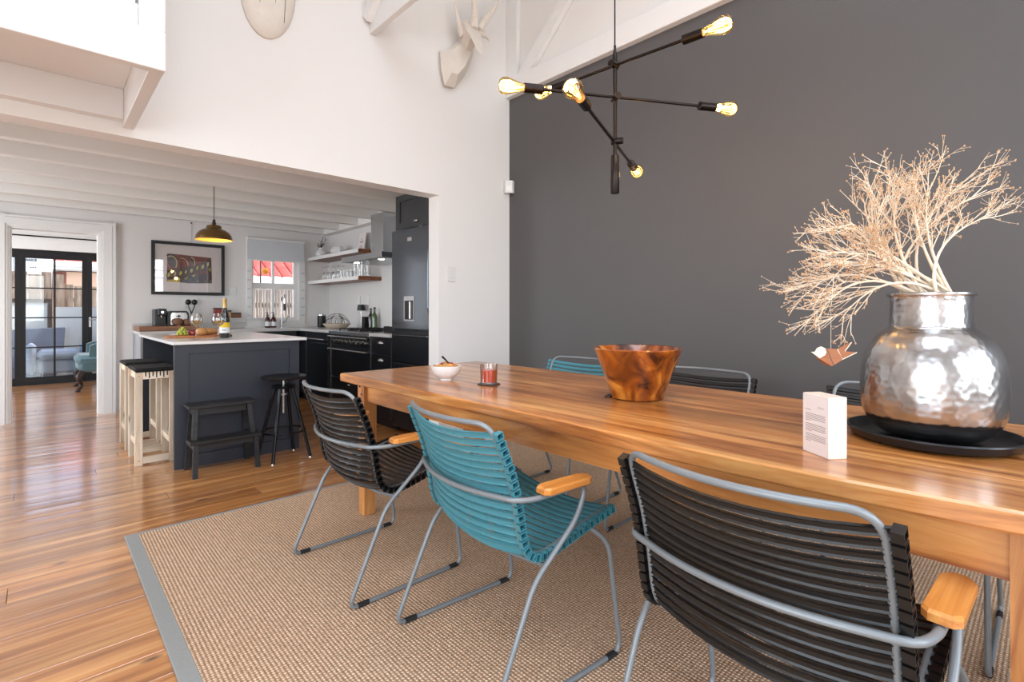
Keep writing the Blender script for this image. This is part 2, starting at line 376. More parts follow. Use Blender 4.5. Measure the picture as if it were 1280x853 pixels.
def dup(root, loc, rotz=0, label=None, group=None):
    r = root.copy(); COL.objects.link(r); r.location = loc; r.rotation_euler = (0,0,rotz)
    if label: r['label'] = label
    if group: r['group'] = group
    for ch in list(root.children):
        c = ch.copy(); COL.objects.link(c); c.parent = r
        for g in list(ch.children):
            d = g.copy(); COL.objects.link(d); d.parent = c
    return r
def fillet(pts, r, n=5):
    pts = [Vector(p) for p in pts]; out = [pts[0]]
    for i in range(1, len(pts)-1):
        a, b, c = pts[i-1], pts[i], pts[i+1]
        u = (a-b); v = (c-b); rr = min(r, u.length*.48, v.length*.48); p = b + u.normalized()*rr; q = b + v.normalized()*rr
        for k in range(n+1):
            t = k/n; out.append(p*(1-t)**2 + b*2*t*(1-t) + q*t*t)
    out.append(pts[-1]); return out
def B(x0,y0,z0,x1,y1,z1,bev=0): return MB().box(x0,y0,z0,x1,y1,z1,bev)

# ------------------------------------------------------------------ the setting
XR, YP, PT, YK, YL = 3.03, 3.28, .14, 7.08, 10.5
XL, YB, H = -2.6, -3.5, 4.2
OPX0, OPX1, OPZ = -0.7, 2.28, 2.03
def wallgrid(axis, c0, c1, u0, u1, v0, v1, holes):
    us = sorted({u0, u1} | {h[0] for h in holes} | {h[1] for h in holes}); vs = sorted({v0, v1} | {h[2] for h in holes} | {h[3] for h in holes})
    mb = MB()
    for j in range(len(vs)-1):
        run = None
        for i in range(len(us)):
            solid = i < len(us)-1 and not any(h[0] <= us[i] and us[i+1] <= h[1] and h[2] <= vs[j] and vs[j+1] <= h[3] for h in holes)
            if solid and run is None: run = us[i]
            if not solid and run is not None:
                a, b = run, us[i]; run = None
                mb.box(*((c0, a, vs[j], c1, b, vs[j+1]) if axis == 0 else (a, c0, vs[j], b, c1, vs[j+1])))
    return mb

floor = struct(B(XL, YB, -.08, XR+.1, YL+.3, -.022).build('floor', 'subfloor')); floor['label'] = 'orange varnished pine plank floor running through both rooms'
random.seed(3)
row = 0; y = -0.9
while y < YL - .02:
    wd = .146; y1 = min(y + wd, YL + .08)
    x = XL if y < YK else XL
    cuts = sorted(random.uniform(XL+.8, XR-.8) for _ in range(1 if random.random() < .45 else 2)) if y < YK else [random.uniform(-1.2, 1.2)]
    if len(cuts) == 2 and cuts[1]-cuts[0] < .9: cuts = cuts[:1]
    xs = [XL] + cuts + [XR]
    for a, b in zip(xs[:-1], xs[1:]):
        t0, t1, cr = random.uniform(-.0007, .0007), random.uniform(-.0007, .0007), random.uniform(.0002, .0009)
        n = 6; top = [(y+.0008 + (y1-y-.0016)*i/n) for i in range(n+1)]
        zz = [t0 + (t1-t0)*i/n + cr*(1-((i/n-.5)*2)**2) for i in range(n+1)]
        poly = [(top[0], -.02)] + [(top[0], zz[0]-.0006)] + [(top[i] + (.0006 if i == 0 else -.0006 if i == n else 0), zz[i]) for i in range(n+1)] + [(top[n], zz[n]-.0006), (top[n], -.02)]
        mb = MB().prism([(p[0]-y, p[1]) for p in poly], a+.0012-(a+b)/2, b-.0012-(a+b)/2, 0)
        mb.build('plank', 'floor', floor, loc=((a+b)/2, y, 0), smooth=True, ang=20)
    y += wd; row += 1
rear_fill = B(XL, YB, -.021, XR, -.905, -.001).build('plank', 'floor', floor)

RW = [(1.15, 2.65, .7, 3.3), (-1.35, .15, .7, 3.3)]
struct(B(XR, YB-.12, 0, XR+.12, YP, 2.985).build('wall_right', 'dark_wall'))['label'] = 'charcoal grey painted feature wall beside the dining table'
struct(B(XR, YB-.12, 2.985, XR+.12, YP+PT, H).build('wall_right_upper', 'white'))
struct(wallgrid(1, YP, YP+PT, XL-.12, XR+.12, 0, H, [(OPX0, OPX1, 0, OPZ)]).build('wall_partition', 'white'))['label'] = 'white wall with wide opening to the kitchen'
struct(wallgrid(1, YB-.12, YB, XL-.12, XR+.12, 0, H, RW).build('wall_rear', 'white'))
struct(wallgrid(0, XL-.12, XL, YB, YP, 0, H, [(-1.4, 1.0, .05, 2.75)]).build('wall_left', 'white'))
mb = MB()
for q in ((XL-.12, YB-.12, -.8, YP+PT), (1.4, YB-.12, XR+.12, YP+PT), (-.8, YB-.12, 1.4, -1.7), (-.8, .7, 1.4, YP+PT)): mb.box(q[0], q[1], H, q[2], q[3], H+.1)  # ceiling left open for the added overhead light
struct(mb.build('ceiling', 'white'))
# windows behind the photographer with louvred shutters
for i, (a, b, c, d) in enumerate(RW):
    fr = MB().box(a, YB-.1, c, a+.07, YB-.02, d).box(b-.07, YB-.1, c, b, YB-.02, d).box(a, YB-.1, c, b, YB-.02, c+.07).box(a, YB-.1, d-.07, b, YB-.02, d).box((a+b)/2-.03, YB-.1, c, (a+b)/2+.03, YB-.02, d)
    struct(fr.build('window_%d' % (i+2), 'trim'))
fr = MB().box(XL-.1, -1.4, .05, XL-.03, -1.32, 2.75).box(XL-.1, .92, .05, XL-.03, 1.0, 2.75).box(XL-.1, -1.32, 2.67, XL-.03, .92, 2.75).box(XL-.1, -.24, .05, XL-.03, -.16, 2.67)
struct(fr.build('door_3', 'trim'))
for nm, (a, b, c, d) in (('window_4', (4.3, 6.1, .65, 2.0)), ('window_5', (8.0, 9.8, .55, 2.2))):  # the lounge frame is invented to go with the added side light
    struct(MB().box(XL-.1, a, c, XL-.03, a+.06, d).box(XL-.1, b-.06, c, XL-.03, b, d).box(XL-.1, a+.06, c, XL-.03, b-.06, c+.06).box(XL-.1, a+.06, d-.06, XL-.03, b-.06, d).build(nm, 'trim'))
struct(MB().box(-.8, -1.7, H+.02, -.74, .7, H+.09).box(1.34, -1.7, H+.02, 1.4, .7, H+.09).box(-.74, -1.7, H+.02, 1.34, -1.64, H+.09).box(-.74, .64, H+.02, 1.34, .7, H+.09).build('window_6', 'trim'))  # invented frame around the opening of the added overhead light
# kitchen shell
KW = (2.0, 2.60, .99, 1.83)
DX0, DX1, DZ = -.22, .47, 1.965
struct(wallgrid(1, YK, YK+.14, XL-.12, XR+.12, 0, 2.4, [(DX0, DX1, 0, DZ), KW]).build('wall_kitchen_back', 'kitchen_wall'))['label'] = 'pale grey kitchen wall with doorway and window'
struct(B(XR, YP+PT, 0, XR+.12, YK, 2.4).build('wall_kitchen_right', 'kitchen_wall'))
struct(wallgrid(0, XL-.12, XL, YP+PT, YK, 0, 2.4, [(4.3, 6.1, .65, 2.0)]).build('wall_kitchen_left', 'kitchen_wall'))
kc = struct(B(XL-.12, YP+PT, 2.4, XR+.12, YK+.14, 2.5).build('ceiling_kitchen', 'beam')); kc['label'] = 'white painted kitchen ceiling with exposed beams'
for yb in (3.96, 4.48, 4.98, 5.50, 6.02, 6.55, 7.06):
    B(XL, -.075, 0, 2.91, 0, .199, .004).build('beam', 'beam', kc, loc=(0, yb, 2.2))
struct(B(2.91, YP+PT+.001, 2.192, XR, YK, 2.399).build('trim_2', 'beam'))
# lounge beyond the doorway
LXR = 1.55
struct(wallgrid(1, YL, YL+.14, XL-.12, LXR+.12, 0, 2.6, [(-.62, 1.2, .0, 2.05)]).build('wall_lounge_back', 'white'))
struct(B(LXR, YK+.14, 0, LXR+.12, YL, 2.6).build('wall_lounge_right', 'white'))
struct(wallgrid(0, XL-.12, XL, YK+.14, YL, 0, 2.6, [(8.0, 9.8, .55, 2.2)]).build('wall_lounge_left', 'white'))  # opening made for the added lounge light
struct(B(XL-.12, YK+.14, 2.6, LXR+.12, YL+.14, 2.7).build('ceiling_lounge', 'white'))

# doorway casing
d1 = struct(thing('door_1', 'white moulded casing around the doorway to the lounge', 'doorway', (0, YK, 0))); del d1['category']
def casing(mb, x0, x1, sgn):
    for t, a, b in ((.014, 0., 1.), (.024, .1, .92), (.034, .22, .7), (.042, .74, .9)):
        xa = x0 + (x1-x0)*a; xb = x0 + (x1-x0)*b
        mb.box(xa, -t, 0, xb, 0, DZ+.13 if False else DZ + (.125 if abs(x1-x0) else 0), 0)
    return mb
casing(MB(), DX0, DX0-.155, 1).build('side_casing', 'trim', d1)
casing(MB(), DX1, DX1+.155, 1).build('side_casing', 'trim', d1)
mb = MB()
for t, a, b in ((.0142, 0., 1.), (.0242, .1, .92), (.0342, .22, .7), (.0422, .74, .9)):
    mb.box(DX0-.155*b, -t, DZ+.125*a, DX1+.155*b, 0, DZ+.125*b)
mb.build('head_casing', 'trim', d1)
for xx, s in ((DX0, 1), (DX1, -1)): B(xx, 0, 0, xx+.012*s, .14, DZ).build('jamb', 'trim', d1)
B(DX0+.012, 0, DZ-.012, DX1-.012, .14, DZ).build('jamb', 'trim', d1)

# patio door of the lounge: black steel leaves with glazing bars
d2 = struct(thing('door_2', 'black steel framed glazed patio doors', 'door', (0, YL+.05, 0))); del d2['category']
PZ0, PZ1 = .0, 2.05
mb = MB().box(-.62, 0, PZ0, -.56, .06, PZ1).box(1.14, 0, PZ0, 1.2, .06, PZ1).box(-.56, 0, PZ1-.07, 1.14, .06, PZ1).box(-.56, 0, 0, 1.14, .06, .02)
mb.build('door_frame', 'patio_black', d2)
def leaf(x0, x1, cols, st, zb=.02):
    mb = MB().box(x0, .005, zb, x0+st, .05, PZ1-.07).box(x1-st, .005, zb, x1, .05, PZ1-.07).box(x0+st, .005, zb, x1-st, .05, zb+.09).box(x0+st, .005, PZ1-.13, x1-st, .05, PZ1-.07)
    lf = mb.build('door_leaf', 'patio_black', d2)
    xs = [x0+st + (x1-x0-2*st)*i/cols for i in range(cols+1)]; zs = [zb+.09 + (PZ1-.13-zb-.09)*j/4 for j in range(5)]
    for xx in xs[1:-1]: B(xx-.012, .012, zb+.09, xx+.012, .045, PZ1-.13).build('glazing_bar', 'patio_black', lf)
    for zz in zs[1:-1]: B(x0+st, .014, zz-.009, x1-st, .043, zz+.009).build('glazing_bar', 'patio_black', lf)
    for i in range(cols):
        for j in range(4):
            B(xs[i]+.004, .026, zs[j]+.004, xs[i+1]-.004, .030, zs[j+1]-.004).build('pane', 'pane', lf)
    return lf
leaf(-.5595, -.2255, 1, .05); leaf(-.225, .5575, 2, .068); l3 = leaf(.558, 1.1395, 2, .055)
MB().tube(fillet([(.585, .0, .98), (.585, -.05, .98), (.66, -.05, .98)], .015), .009, 6).box(.572, -.008, .86, .600, .004, 1.02).build('door_handle', 'steel', d2)
# blind and rod above the patio door
t = thing('curtain_rod', 'thin black curtain rod above the patio doors', 'curtain rod', (0, YL-.06, 2.245))
MB().tube([(-1.2, 0, 0), (1.4, 0, 0)], .011, 8).build('rod', 'black_metal', t, True)
for xx in (-1.1, -.105, 1.3): MB().tube([(xx, 0, 0), (xx, .06, 0)], .007, 6).lathe([(.022, -.004), (.022, .004)], 10, (xx, 0, 0)).build('bracket', 'black_metal', t)
# kitchen window
a, b, c, d = KW
w1 = struct(thing('window_1', 'white framed kitchen window with glazing bars', 'window', (0, YK, 0))); del w1['category']
mb = MB().box(a-.06, -.018, c-.07, a, 0, 2.075).box(b, -.018, c-.07, b+.08, 0, 2.075).box(a, -.018, c-.07, b, 0, c).box(a, -.018, d, b, 0, 2.075)
mb.build('window_architrave', 'trim', w1)
B(a-.09, -.06, c-.1, b+.1, -.0185, c-.07, .004).build('window_sill', 'trim', w1)
mid, tr = 2.285, 1.46
mb = MB().box(a, .05, c, a+.035, .1, d).box(b-.05, .05, c, b, .1, d).box(a+.035, .05, c, b-.05, .1, c+.04).box(a+.035, .05, d-.03, b-.05, .1, d).box(a+.035, .045, tr-.045, b-.05, .105, tr+.03)
mb.build('window_frame', 'trim', w1)
B(mid-.018, .055, c+.04, mid+.018, .095, tr-.045).build('glazing_bar', 'trim', w1); B(mid-.013, .055, tr+.03, mid+.013, .095, d-.03).build('glazing_bar', 'trim', w1)
B(a+.125, .06, tr+.03, a+.135, .09, d-.03).build('glazing_bar', 'black_metal', w1)
for x0, x1 in ((a+.037, mid-.02), (mid+.02, b-.052)):
    for z0, z1 in ((c+.042, tr-.047), (tr+.032, d-.032)): B(x0, .072, z0, x1, .076, z1).build('pane', 'pane', w1)
for i in range(6):
    zz = 1.05 + i*.115
    for x0, x1 in ((a-.055, a-.015), (b+.02, b+.07)): B(x0, -.022, zz, x1, -.0181, zz+.022).build('frosted_stripe', 'blind', w1)
t = thing('roller_blind', 'pale grey roller blind half drawn over kitchen window', 'blind', (0, YK-.045, 1.785))
B(1.945, .0, 0, 2.655, .004, .27).build('blind_fabric', 'blind', t); MB().tube([(1.94, .002, .275), (2.665, .002, .275)], .016, 10).build('roller', 'trim', t, True)
B(1.945, -.004, -.012, 2.655, .008, 0).build('bottom_bar', 'trim', t)

# mezzanine landing above the kitchen opening (upper left)
mz = struct(thing('trim_3', 'white boxed mezzanine landing with open recessed underside', 'landing', (0, 0, 0))); del mz['category']
MX, MY = .36, 2.37
B(XL, MY, 2.065, MX, MY+.045, 2.215, .003).build('fascia', 'trim', mz)
B(MX-.05, MY+.0455, 2.072, MX, YP-.001, 2.30, .003).build('side_board', 'trim', mz)
B(XL, YP-.06, 2.10, MX-.051, YP-.001, 2.25).build('ledger', 'trim', mz)
B(XL, MY+.046, 2.251, MX-.051, YP-.001, 2.29).build('soffit_panel', 'trim', mz)
B(MX-.085, MY, 2.2155, MX, MY+.085, 3.25, .004).build('post', 'trim', mz)
B(XL, MY+.012, 2.2155, MX-.0855, MY+.06, 2.30, .003).build('bottom_rail', 'trim', mz)
B(XL, MY+.005, 3.15, MX-.0855, MY+.065, 3.22, .003).build('top_rail', 'trim', mz)
for i in range(16):
    xx = MX-.14-.115*i; B(xx-.045, MY+.022, 2.3005, xx+.045, MY+.045, 3.149).build('baluster', 'trim', mz)
B(MX-.02, MY+.086, 2.3005, MX-.001, YP-.001, 3.2).build('side_panel', 'trim', mz)

# roof truss pieces on the walls
t4 = struct(thing('trim_4', 'white roof truss bottom chord and brace above the charcoal wall', 'truss', (XR, 0, 0))); del t4['category']
B(-.05, YB, 2.985, -.001, YP-.001, 3.14, .004).build('chord', 'trim', t4)
B(-.045, YP-.14, 3.1405, -.001, YP-.001, H-.001).build('wall_post', 'trim', t4)
def strut(p, q, wd, th, mat, par, name):   # board between two points, width in the plane of wall
    p = Vector(p); q = Vector(q); u = (q-p).normalized(); nx = Vector((1,0,0)); v = u.cross(nx).normalized()
    vs = [];
    for e in (p, q):
        for sgn in ((-1,-1),(1,-1),(1,1),(-1,1)): vs.append(e + v*(wd/2*sgn[0]) + nx*(th/2*sgn[1]))
    return MB().add(vs, [(0,1,2,3)[::-1],(4,5,6,7),(0,1,5,4),(1,2,6,5),(2,3,7,6),(3,0,4,7)]).build(name, mat, par)
strut((-.025, 3.10, 3.10), (-.025, 1.95, 4.15), .11, .042, 'trim', t4, 'brace')
t5 = struct(thing('trim_5', 'white roof tie beam meeting the white wall between the two trophies', 'truss', (1.71, 0, 0))); del t5['category']
B(-.02, YB+.001, 3.07, .02, YP-.001, 3.24, .003).build('tie_beam', 'trim', t5)
B(.021, YB+.001, 3.13, .055, YP-.001, 3.24, .003).build('packing_plank', 'trim', t5)
strut((-.045, YP-.02, 3.16), (-.045, 2.2, 4.1), .09, .048, 'trim', t5, 'brace')

# ------------------------------------------------------------------ rug
RX0, RX1, RY0, RY1, RT_ = .305, 2.99, -1.0, 3.14, .012
rug = thing('area_rug', 'beige woven sisal rug with grey binding under the dining table', 'rug', (RX0, RY0, 0))
W_, L_ = RX1-RX0, RY1-RY0
B(.055, .012, 0.0015, W_-.055, L_-.022, RT_-.001).build('rug_field', 'rug', rug)
B(0, 0, .0015, .056, L_, RT_, .003).build('binding', 'rope_w', rug); B(W_-.056, 0, .0015, W_, L_, RT_, .003).build('binding', 'rope_w', rug)
B(.0565, L_-.024, .0015, W_-.0565, L_, RT_, .003).build('binding', 'rope_w', rug); B(.0565, 0, .0015, W_-.0565, .024, RT_, .003).build('binding', 'rope_w', rug)

# ------------------------------------------------------------------ dining table
TZ, TT = .785, .042
TX0, TX1, TY0, TY1 = 1.20, 2.165, -.10, 2.665
tb = thing('dining_table', 'long rustic wooden dining table with square legs', 'table', (TX0, TY0, RT_))
zb, zt = TZ-TT-RT_, TZ-RT_
LY = TY1-TY0
edges = [0, .25, .49, .72, TX1-TX0]
random.seed(11)
for i in range(4):
    x0, x1 = edges[i], edges[i+1]
    n = 14; ys = [LY*k/n for k in range(n+1)]
    def off(yy):
        wy = yy+TY0
        return .036*max(0, (.35-wy)/.4)**1.2 - .018*math.exp(-((wy-.75)/.45)**2) + random.uniform(-.002, .002)
    ends = [random.uniform(-.004, .004) for _ in range(2)]
    fr = [x0 + (off(v) if i == 0 else 0) + (.0004 if i else 0) for v in ys]; bk = [x1 + (random.uniform(-.002, .002) if i == 3 else -.0004) for v in ys]
    e0 = ys[0]+ends[0]; e1 = ys[-1]+ends[1]; ys[0] = e0; ys[-1] = e1
    mb = MB(); vs = []; c = .005
    for k in range(n+1):
        a, b = fr[k], bk[k]; ca = c if i == 0 else .0006; cb = c if i == 3 else .0006
        vs += [(a+ca*.6, ys[k], zb), (a, ys[k], zb+ca), (a, ys[k], zt-ca), (a+ca, ys[k], zt), (b-cb, ys[k], zt), (b, ys[k], zt-cb), (b, ys[k], zb+cb), (b-cb*.6, ys[k], zb)]
    fs = [tuple(range(8))[::-1], tuple(range(n*8, n*8+8))]
    for k in range(n):
        for j in range(8): fs.append((k*8+j, k*8+(j+1)%8, k*8+8+(j+1)%8, k*8+8+j))
    mb.add(vs, fs).build('board', 'table', tb)
lx0, lx1, ly0, ly1 = .082, TX1-TX0-.082, .08, LY-.045
def leg(cx, cy):
    vs = []
    for z, h_ in ((0, .032), (zb-.14, .037), (zb-.001, .037)):
        vs += [(cx-h_, cy-h_, z), (cx+h_, cy-h_, z), (cx+h_, cy+h_, z), (cx-h_, cy+h_, z)]
    fs = [(3,2,1,0), (8,9,10,11)] + [(k*4+j, k*4+(j+1)%4, k*4+4+(j+1)%4, k*4+4+j) for k in (0,1) for j in range(4)]
    return MB().add(vs, fs).build('leg', 'table_leg', tb)
lg = [leg(lx0+.037, ly0+.037), leg(lx0+.037, ly1-.037), leg(lx1-.037, ly0+.037), leg(lx1-.037, ly1-.037)]
za = .632-RT_
B(lx0+.018, ly0+.0745, za, lx0+.042, ly1-.0745, zb-.001).build('apron', 'apron', tb); B(lx1-.042, ly0+.0745, za, lx1-.018, ly1-.0745, zb-.001).build('apron', 'apron', tb)
B(lx0+.0745, ly0+.02, za, lx1-.0745, ly0+.044, zb-.001).build('apron', 'apron_x', tb); B(lx0+.0745, ly1-.044, za, lx1-.0745, ly1-.02, zb-.001).build('apron', 'apron_x', tb)
for j, l_ in ((0, ly0+.037), (1, ly1-.037)):
    for dz, dy in ((-.03, .012), (-.072, -.006)):
        MB().lathe([(.0055, 0), (.0055, .004), (0, .0045)], 10).xf(Matrix.Translation((lx0+.0005, l_+dy, zb+dz)) @ Matrix.Rotation(-PI/2, 4, 'Y')).build('peg', 'dark_wood', lg[j])

# ------------------------------------------------------------------ slatted armchairs
PROF = [(-.205, .785), (-.182, .725), (-.158, .665), (-.138, .595), (-.124, .525), (-.112, .460), (-.092, .418), (-.055, .399), (-.005, .400), (.06, .415), (.13, .433), (.20, .450), (.275, .465)]
def resample(pts, n):
    pts = [Vector((a, 0, b)) for a, b in pts]
    dense = []
    for i in range(len(pts)-1):     # Catmull-Rom
        p0 = pts[max(i-1,0)]; p1 = pts[i]; p2 = pts[i+1]; p3 = pts[min(i+2, len(pts)-1)]
        for k in range(12):
            t = k/12; dense.append(.5*((2*p1)+(p2-p0)*t+(2*p0-5*p1+4*p2-p3)*t*t+(3*p1-p0-3*p2+p3)*t**3))
    dense.append(pts[-1]); d = [0]
    for i in range(1, len(dense)): d.append(d[-1]+(dense[i]-dense[i-1]).length)
    out = []
    for k in range(n):
        s_ = d[-1]*k/(n-1); j = 0
        while j < len(d)-2 and d[j+1] < s_: j += 1
        t = (s_-d[j])/max(1e-9, d[j+1]-d[j]); out.append(dense[j].lerp(dense[j+1], t))
    return out
def bez3(a, b, c, n): return [a*(1-t)**2 + b*2*t*(1-t) + c*t*t for t in [k/n for k in range(n+1)]]
def make_chair(col, label):
    ch = thing('slatted_armchair', label, 'chair')
    NS = 30
    rail = resample(PROF, 60)
    RY = .238
    # seat rails + bowed top rail in one bent tube
    left = [Vector((p.x, RY, p.z)) for p in rail]; right = [Vector((p.x, -RY, p.z)) for p in rail[::-1]]
    top = []
    for k in range(1, 14):
        u = k/14*2-1; top.append(Vector((-.222 - .052*(1-u*u), u*(RY-.02), .803)))
    # right rail goes up to the top, across, down the left rail
    cut = [k for k, p in enumerate(left) if p.z < .752][0]
    def cor(s): return bez3(Vector((left[cut].x, s*RY, left[cut].z)), Vector((-.214, s*RY, .806)), Vector((-.222-.052*(1-.83**2), s*(RY-.02)*.83, .803)), 8)
    inner = [p for p in top if abs(p.y) < (RY-.02)*.80]
    path = right[:len(right)-1-cut] + cor(-1) + inner + cor(1)[::-1] + left[cut+1:]
    MB().tube(path, .0075, 12).build('seat_rail', 'tube', ch, True, ang=70)
    mb = MB()       # front cross tube under the seat edge
    mb.tube([(.265-.0, u*RY/8.0, .452 - .03*(1-(u/8)**2)) for u in range(-8, 9)], .006, 6)
    mb.build('seat_brace', 'tube', ch, True)
    MB().tube([(-.035, u*.27/8.0, .372 - .03*(1-(u/8)**2)) for u in range(-8, 9)], .006, 6).build('seat_brace', 'tube', ch, True)
    # arm rail: back hoop, arm, leg, sled, front leg
    AY = .286
    hoop = [Vector((-.155 - .062*(1-(k/10)**2), .255*k/10, .588)) for k in range(-10, 11)]
    def side(s):
        return [Vector(p) for p in ((-.095, s*AY, .584), (.115, s*AY, .586), (.07, s*(AY+.002), .490), (-.095, s*AY, .350), (-.252, s*AY, .0085), (.272, s*AY, .0085), (.222, s*(AY-.006), .375), (.150, s*(RY+.006), .436))]
    R_ = side(-1)[::-1]; L2 = side(1)
    pr = fillet(R_ + [Vector((-.152, -.270, .587))] + hoop[2:-2] + [Vector((-.152, .270, .587))] + L2, .045, 6)
    MB().tube(pr, .008, 12).build('arm_frame', 'tube', ch, True, ang=70)
    for s in (-1, 1):
        mb = MB(); y0 = s*AY; hw = .028
        poly = [(-.075, -hw*.6), (-.06, -hw), (.10, -hw), (.122, -hw*.55), (.128, 0), (.122, hw*.55), (.10, hw), (-.06, hw), (-.075, hw*.6)]
        vs = []
        for z, q in ((.5925, .94), (.595, 1.), (.6085, 1.), (.613, .92)):
            vs += [((x-.025)*(q if q < 1 else 1)+.025, y0+v*q, z) for x, v in poly]
        n = len(poly); fs = [tuple(range(n))[::-1], tuple(range(3*n, 4*n))] + [(k*n+j, k*n+(j+1)%n, k*n+n+(j+1)%n, k*n+n+j) for k in range(3) for j in range(n)]
        mb.add(vs, fs).build('armrest', 'arm', ch)
        for xx in (-.215, .205):
            MB().tube([(xx, y0, .0095), (xx+.045, y0, .0095)], .0095, 8).build('foot_pad', 'rubber', ch, True)
    # slats
    P = resample(PROF, NS*2+1); prev = None
    for i in range(NS):
        p = P[i*2+1]; tg = (P[i*2+2]-P[i*2]).normalized(); nr = Vector((tg.z, 0, -tg.x))     # outward (away from the sitter)
        if nr.x > 0 and i < 14: nr = -nr
        if nr.z > 0 and i >= 16: nr = -nr
        if 14 <= i < 16 and nr.z > 0: nr = -nr
        bow = .050 if i < 12 else .050 - .02*min(1, (i-12)/6); hw = .0096; y0 = .252
        mb = MB(); vs = []; N = 12
        sect = [(-hw, .000), (-hw*.55, -.0035), (hw*.55, -.0035), (hw, .0), (hw*.9, .006), (hw*.45, .0035), (-hw*.45, .0035), (-hw*.9, .006)]
        for k in range(N+1):
            u = -1+2*k/N; c = p + nr*(bow*(1-u*u)-.004); 
            for (a, q) in sect: vs.append(c + tg*a + nr*q + Vector((0, u*y0, 0)))
        ns = len(sect); fs = [tuple(range(ns)), tuple(range(N*ns, N*ns+ns))[::-1]] + [(k*ns+j, k*ns+ns+j, k*ns+ns+(j+1)%ns, k*ns+(j+1)%ns) for k in range(N) for j in range(ns)]
        mb.add(vs, fs)
        for s in (-1, 1):       # hollow clip at each end
            vs = []; a1, q1, wl = .0098, .0120, .0022
            for yy in (.248, .266):
                for (a, q) in ((-a1, -q1), (a1, -q1), (a1, q1), (-a1, q1)): vs.append(p + tg*a + nr*(q+.001) + Vector((0, s*yy, 0)))
            for (yy) in (.266, .252):
                for (a, q) in ((-a1+wl, -q1+wl), (a1-wl, -q1+wl), (a1-wl, q1-wl), (-a1+wl, q1-wl)): vs.append(p + tg*a + nr*(q+.001) + Vector((0, s*yy, 0)))
            fs = []
            for r0 in (0, 4, 8):
                for j in range(4): fs.append((r0+j, r0+(j+1)%4, r0+4+(j+1)%4, r0+4+j))
            fs += [(0,1,2,3), (12,13,14,15)]
            mb.add(vs, fs)
        mb.build('slat', col, ch)
    return ch
cg = 'slatted armchairs around the dining table'
cA = make_chair('black_plastic', 'black slatted armchair on the open rug side, at the table end by the kitchen'); cA['group'] = cg
cA.location = (1.085, 2.066, RT_)
cB = make_chair('teal', 'teal slatted armchair on the open rug side between two black ones'); cB['group'] = cg
cB.location = (1.140, 1.275, RT_); cB.rotation_euler = (0, 0, math.radians(-5))
dup(cA, (1.178, .412, RT_), math.radians(-2), 'black slatted armchair on the open rug side, beside the small printed block')
dup(cB, (2.35, 2.09, RT_), PI, 'teal slatted armchair on the charcoal wall side, partly behind the wooden bowl')
dup(cA, (2.34, 1.25, RT_), PI, 'black slatted armchair on the charcoal wall side, right beside the wooden bowl')
dup(cA, (2.355, .42, RT_), PI, 'black slatted armchair on the charcoal wall side, behind the silver vase')

# ------------------------------------------------------------------ things on the table
VC = (1.725, .2235)
t = thing('serving_tray', 'round black tray under the silver vase', 'tray', (VC[0], VC[1], TZ))
MB().lathe([(0, .001), (.160, .001), (.176, .008), (.183, .026), (.1865, .026), (.185, .030), (.180, .030), (.172, .013), (.160, .0075), (0, .007)], 72).build('dish', 'black_tray', t, True)
def hammer_vase():
    prof = [(.0, .0), (.060, .0), (.086, .004), (.110, .014), (.130, .032), (.1455, .058), (.1525, .090), (.1540, .125), (.1525, .165), (.1475, .205), (.1350, .243), (.1180, .268), (.1010, .283), (.0915, .291), (.0885, .302), (.0870, .335), (.0872, .362), (.0882, .374)]
    # resample densely
    P = [Vector((r, 0, z)) for r, z in prof]; out = []
    for i in range(len(P)-1):
        p0, p1, p2, p3 = P[max(i-1,0)], P[i], P[i+1], P[min(i+2, len(P)-1)]
        for k in range(9):
            u = k/9; q = .5*((2*p1)+(p2-p0)*u+(2*p0-5*p1+4*p2-p3)*u*u+(3*p1-p0-3*p2+p3)*u**3); out.append((max(0, q.x), q.z))
    out.append((prof[-1][0], prof[-1][1]))
    n = 216; rnd = random.Random(5); jit = {}
    vs = []; fs = []; m = len(out); pitch = .0165
    arc = [0]
    for i in range(1, m): arc.append(arc[-1] + math.hypot(out[i][0]-out[i-1][0], out[i][1]-out[i-1][1]))
    for i, (r, z) in enumerate(out):
        rw = arc[i]/pitch; nb = 40
        for k in range(n):
            a = 2*PI*k/n; best = 9
            for rr in (int(rw)-1, int(rw), int(rw)+1, int(rw)+2):
                ca = a/(2*PI)*nb + (.5 if rr % 2 else 0)
                for cc in (int(ca)-1, int(ca), int(ca)+1, int(ca)+2):
                    key = (rr, cc % nb)
                    if key not in jit: jit[key] = (rnd.uniform(-.28, .28), rnd.uniform(-.28, .28), rnd.uniform(.5, 1.2))
                    jx, jy, js = jit[key]; dx = (ca-cc-jx)*2*PI*max(r, .05)/nb/pitch; dy = rw-rr-jy; dd = (dx*dx+dy*dy)
                    if dd < best: best = dd
            dd = .0008*max(0, 1-best/.45) if z > .006 else 0
            rr_ = max(0, r-dd); vs.append((rr_*math.cos(a), rr_*math.sin(a), z))
    for i in range(m-1):
        for k in range(n): fs.append((i*n+k, i*n+(k+1)%n, (i+1)*n+(k+1)%n, (i+1)*n+k))
    return MB().add(vs, fs)
t = thing('metal_vase', 'large hammered silver metal vase holding dried branches', 'vase', (VC[0], VC[1], TZ+.0078))
hammer_vase().build('body', 'hammer', t, True, ang=80)
MB().lathe([(.0880, .372), (.0925, .373), (.0945, .377), (.094, .3815), (.090, .3835), (.084, .380), (.082, .36), (.082, .30), (.12, .25), (.14, .15), (.125, .05), (.06, .012), (0, .010)], 72, cap=False).build('rim', 'hammer', t, True)

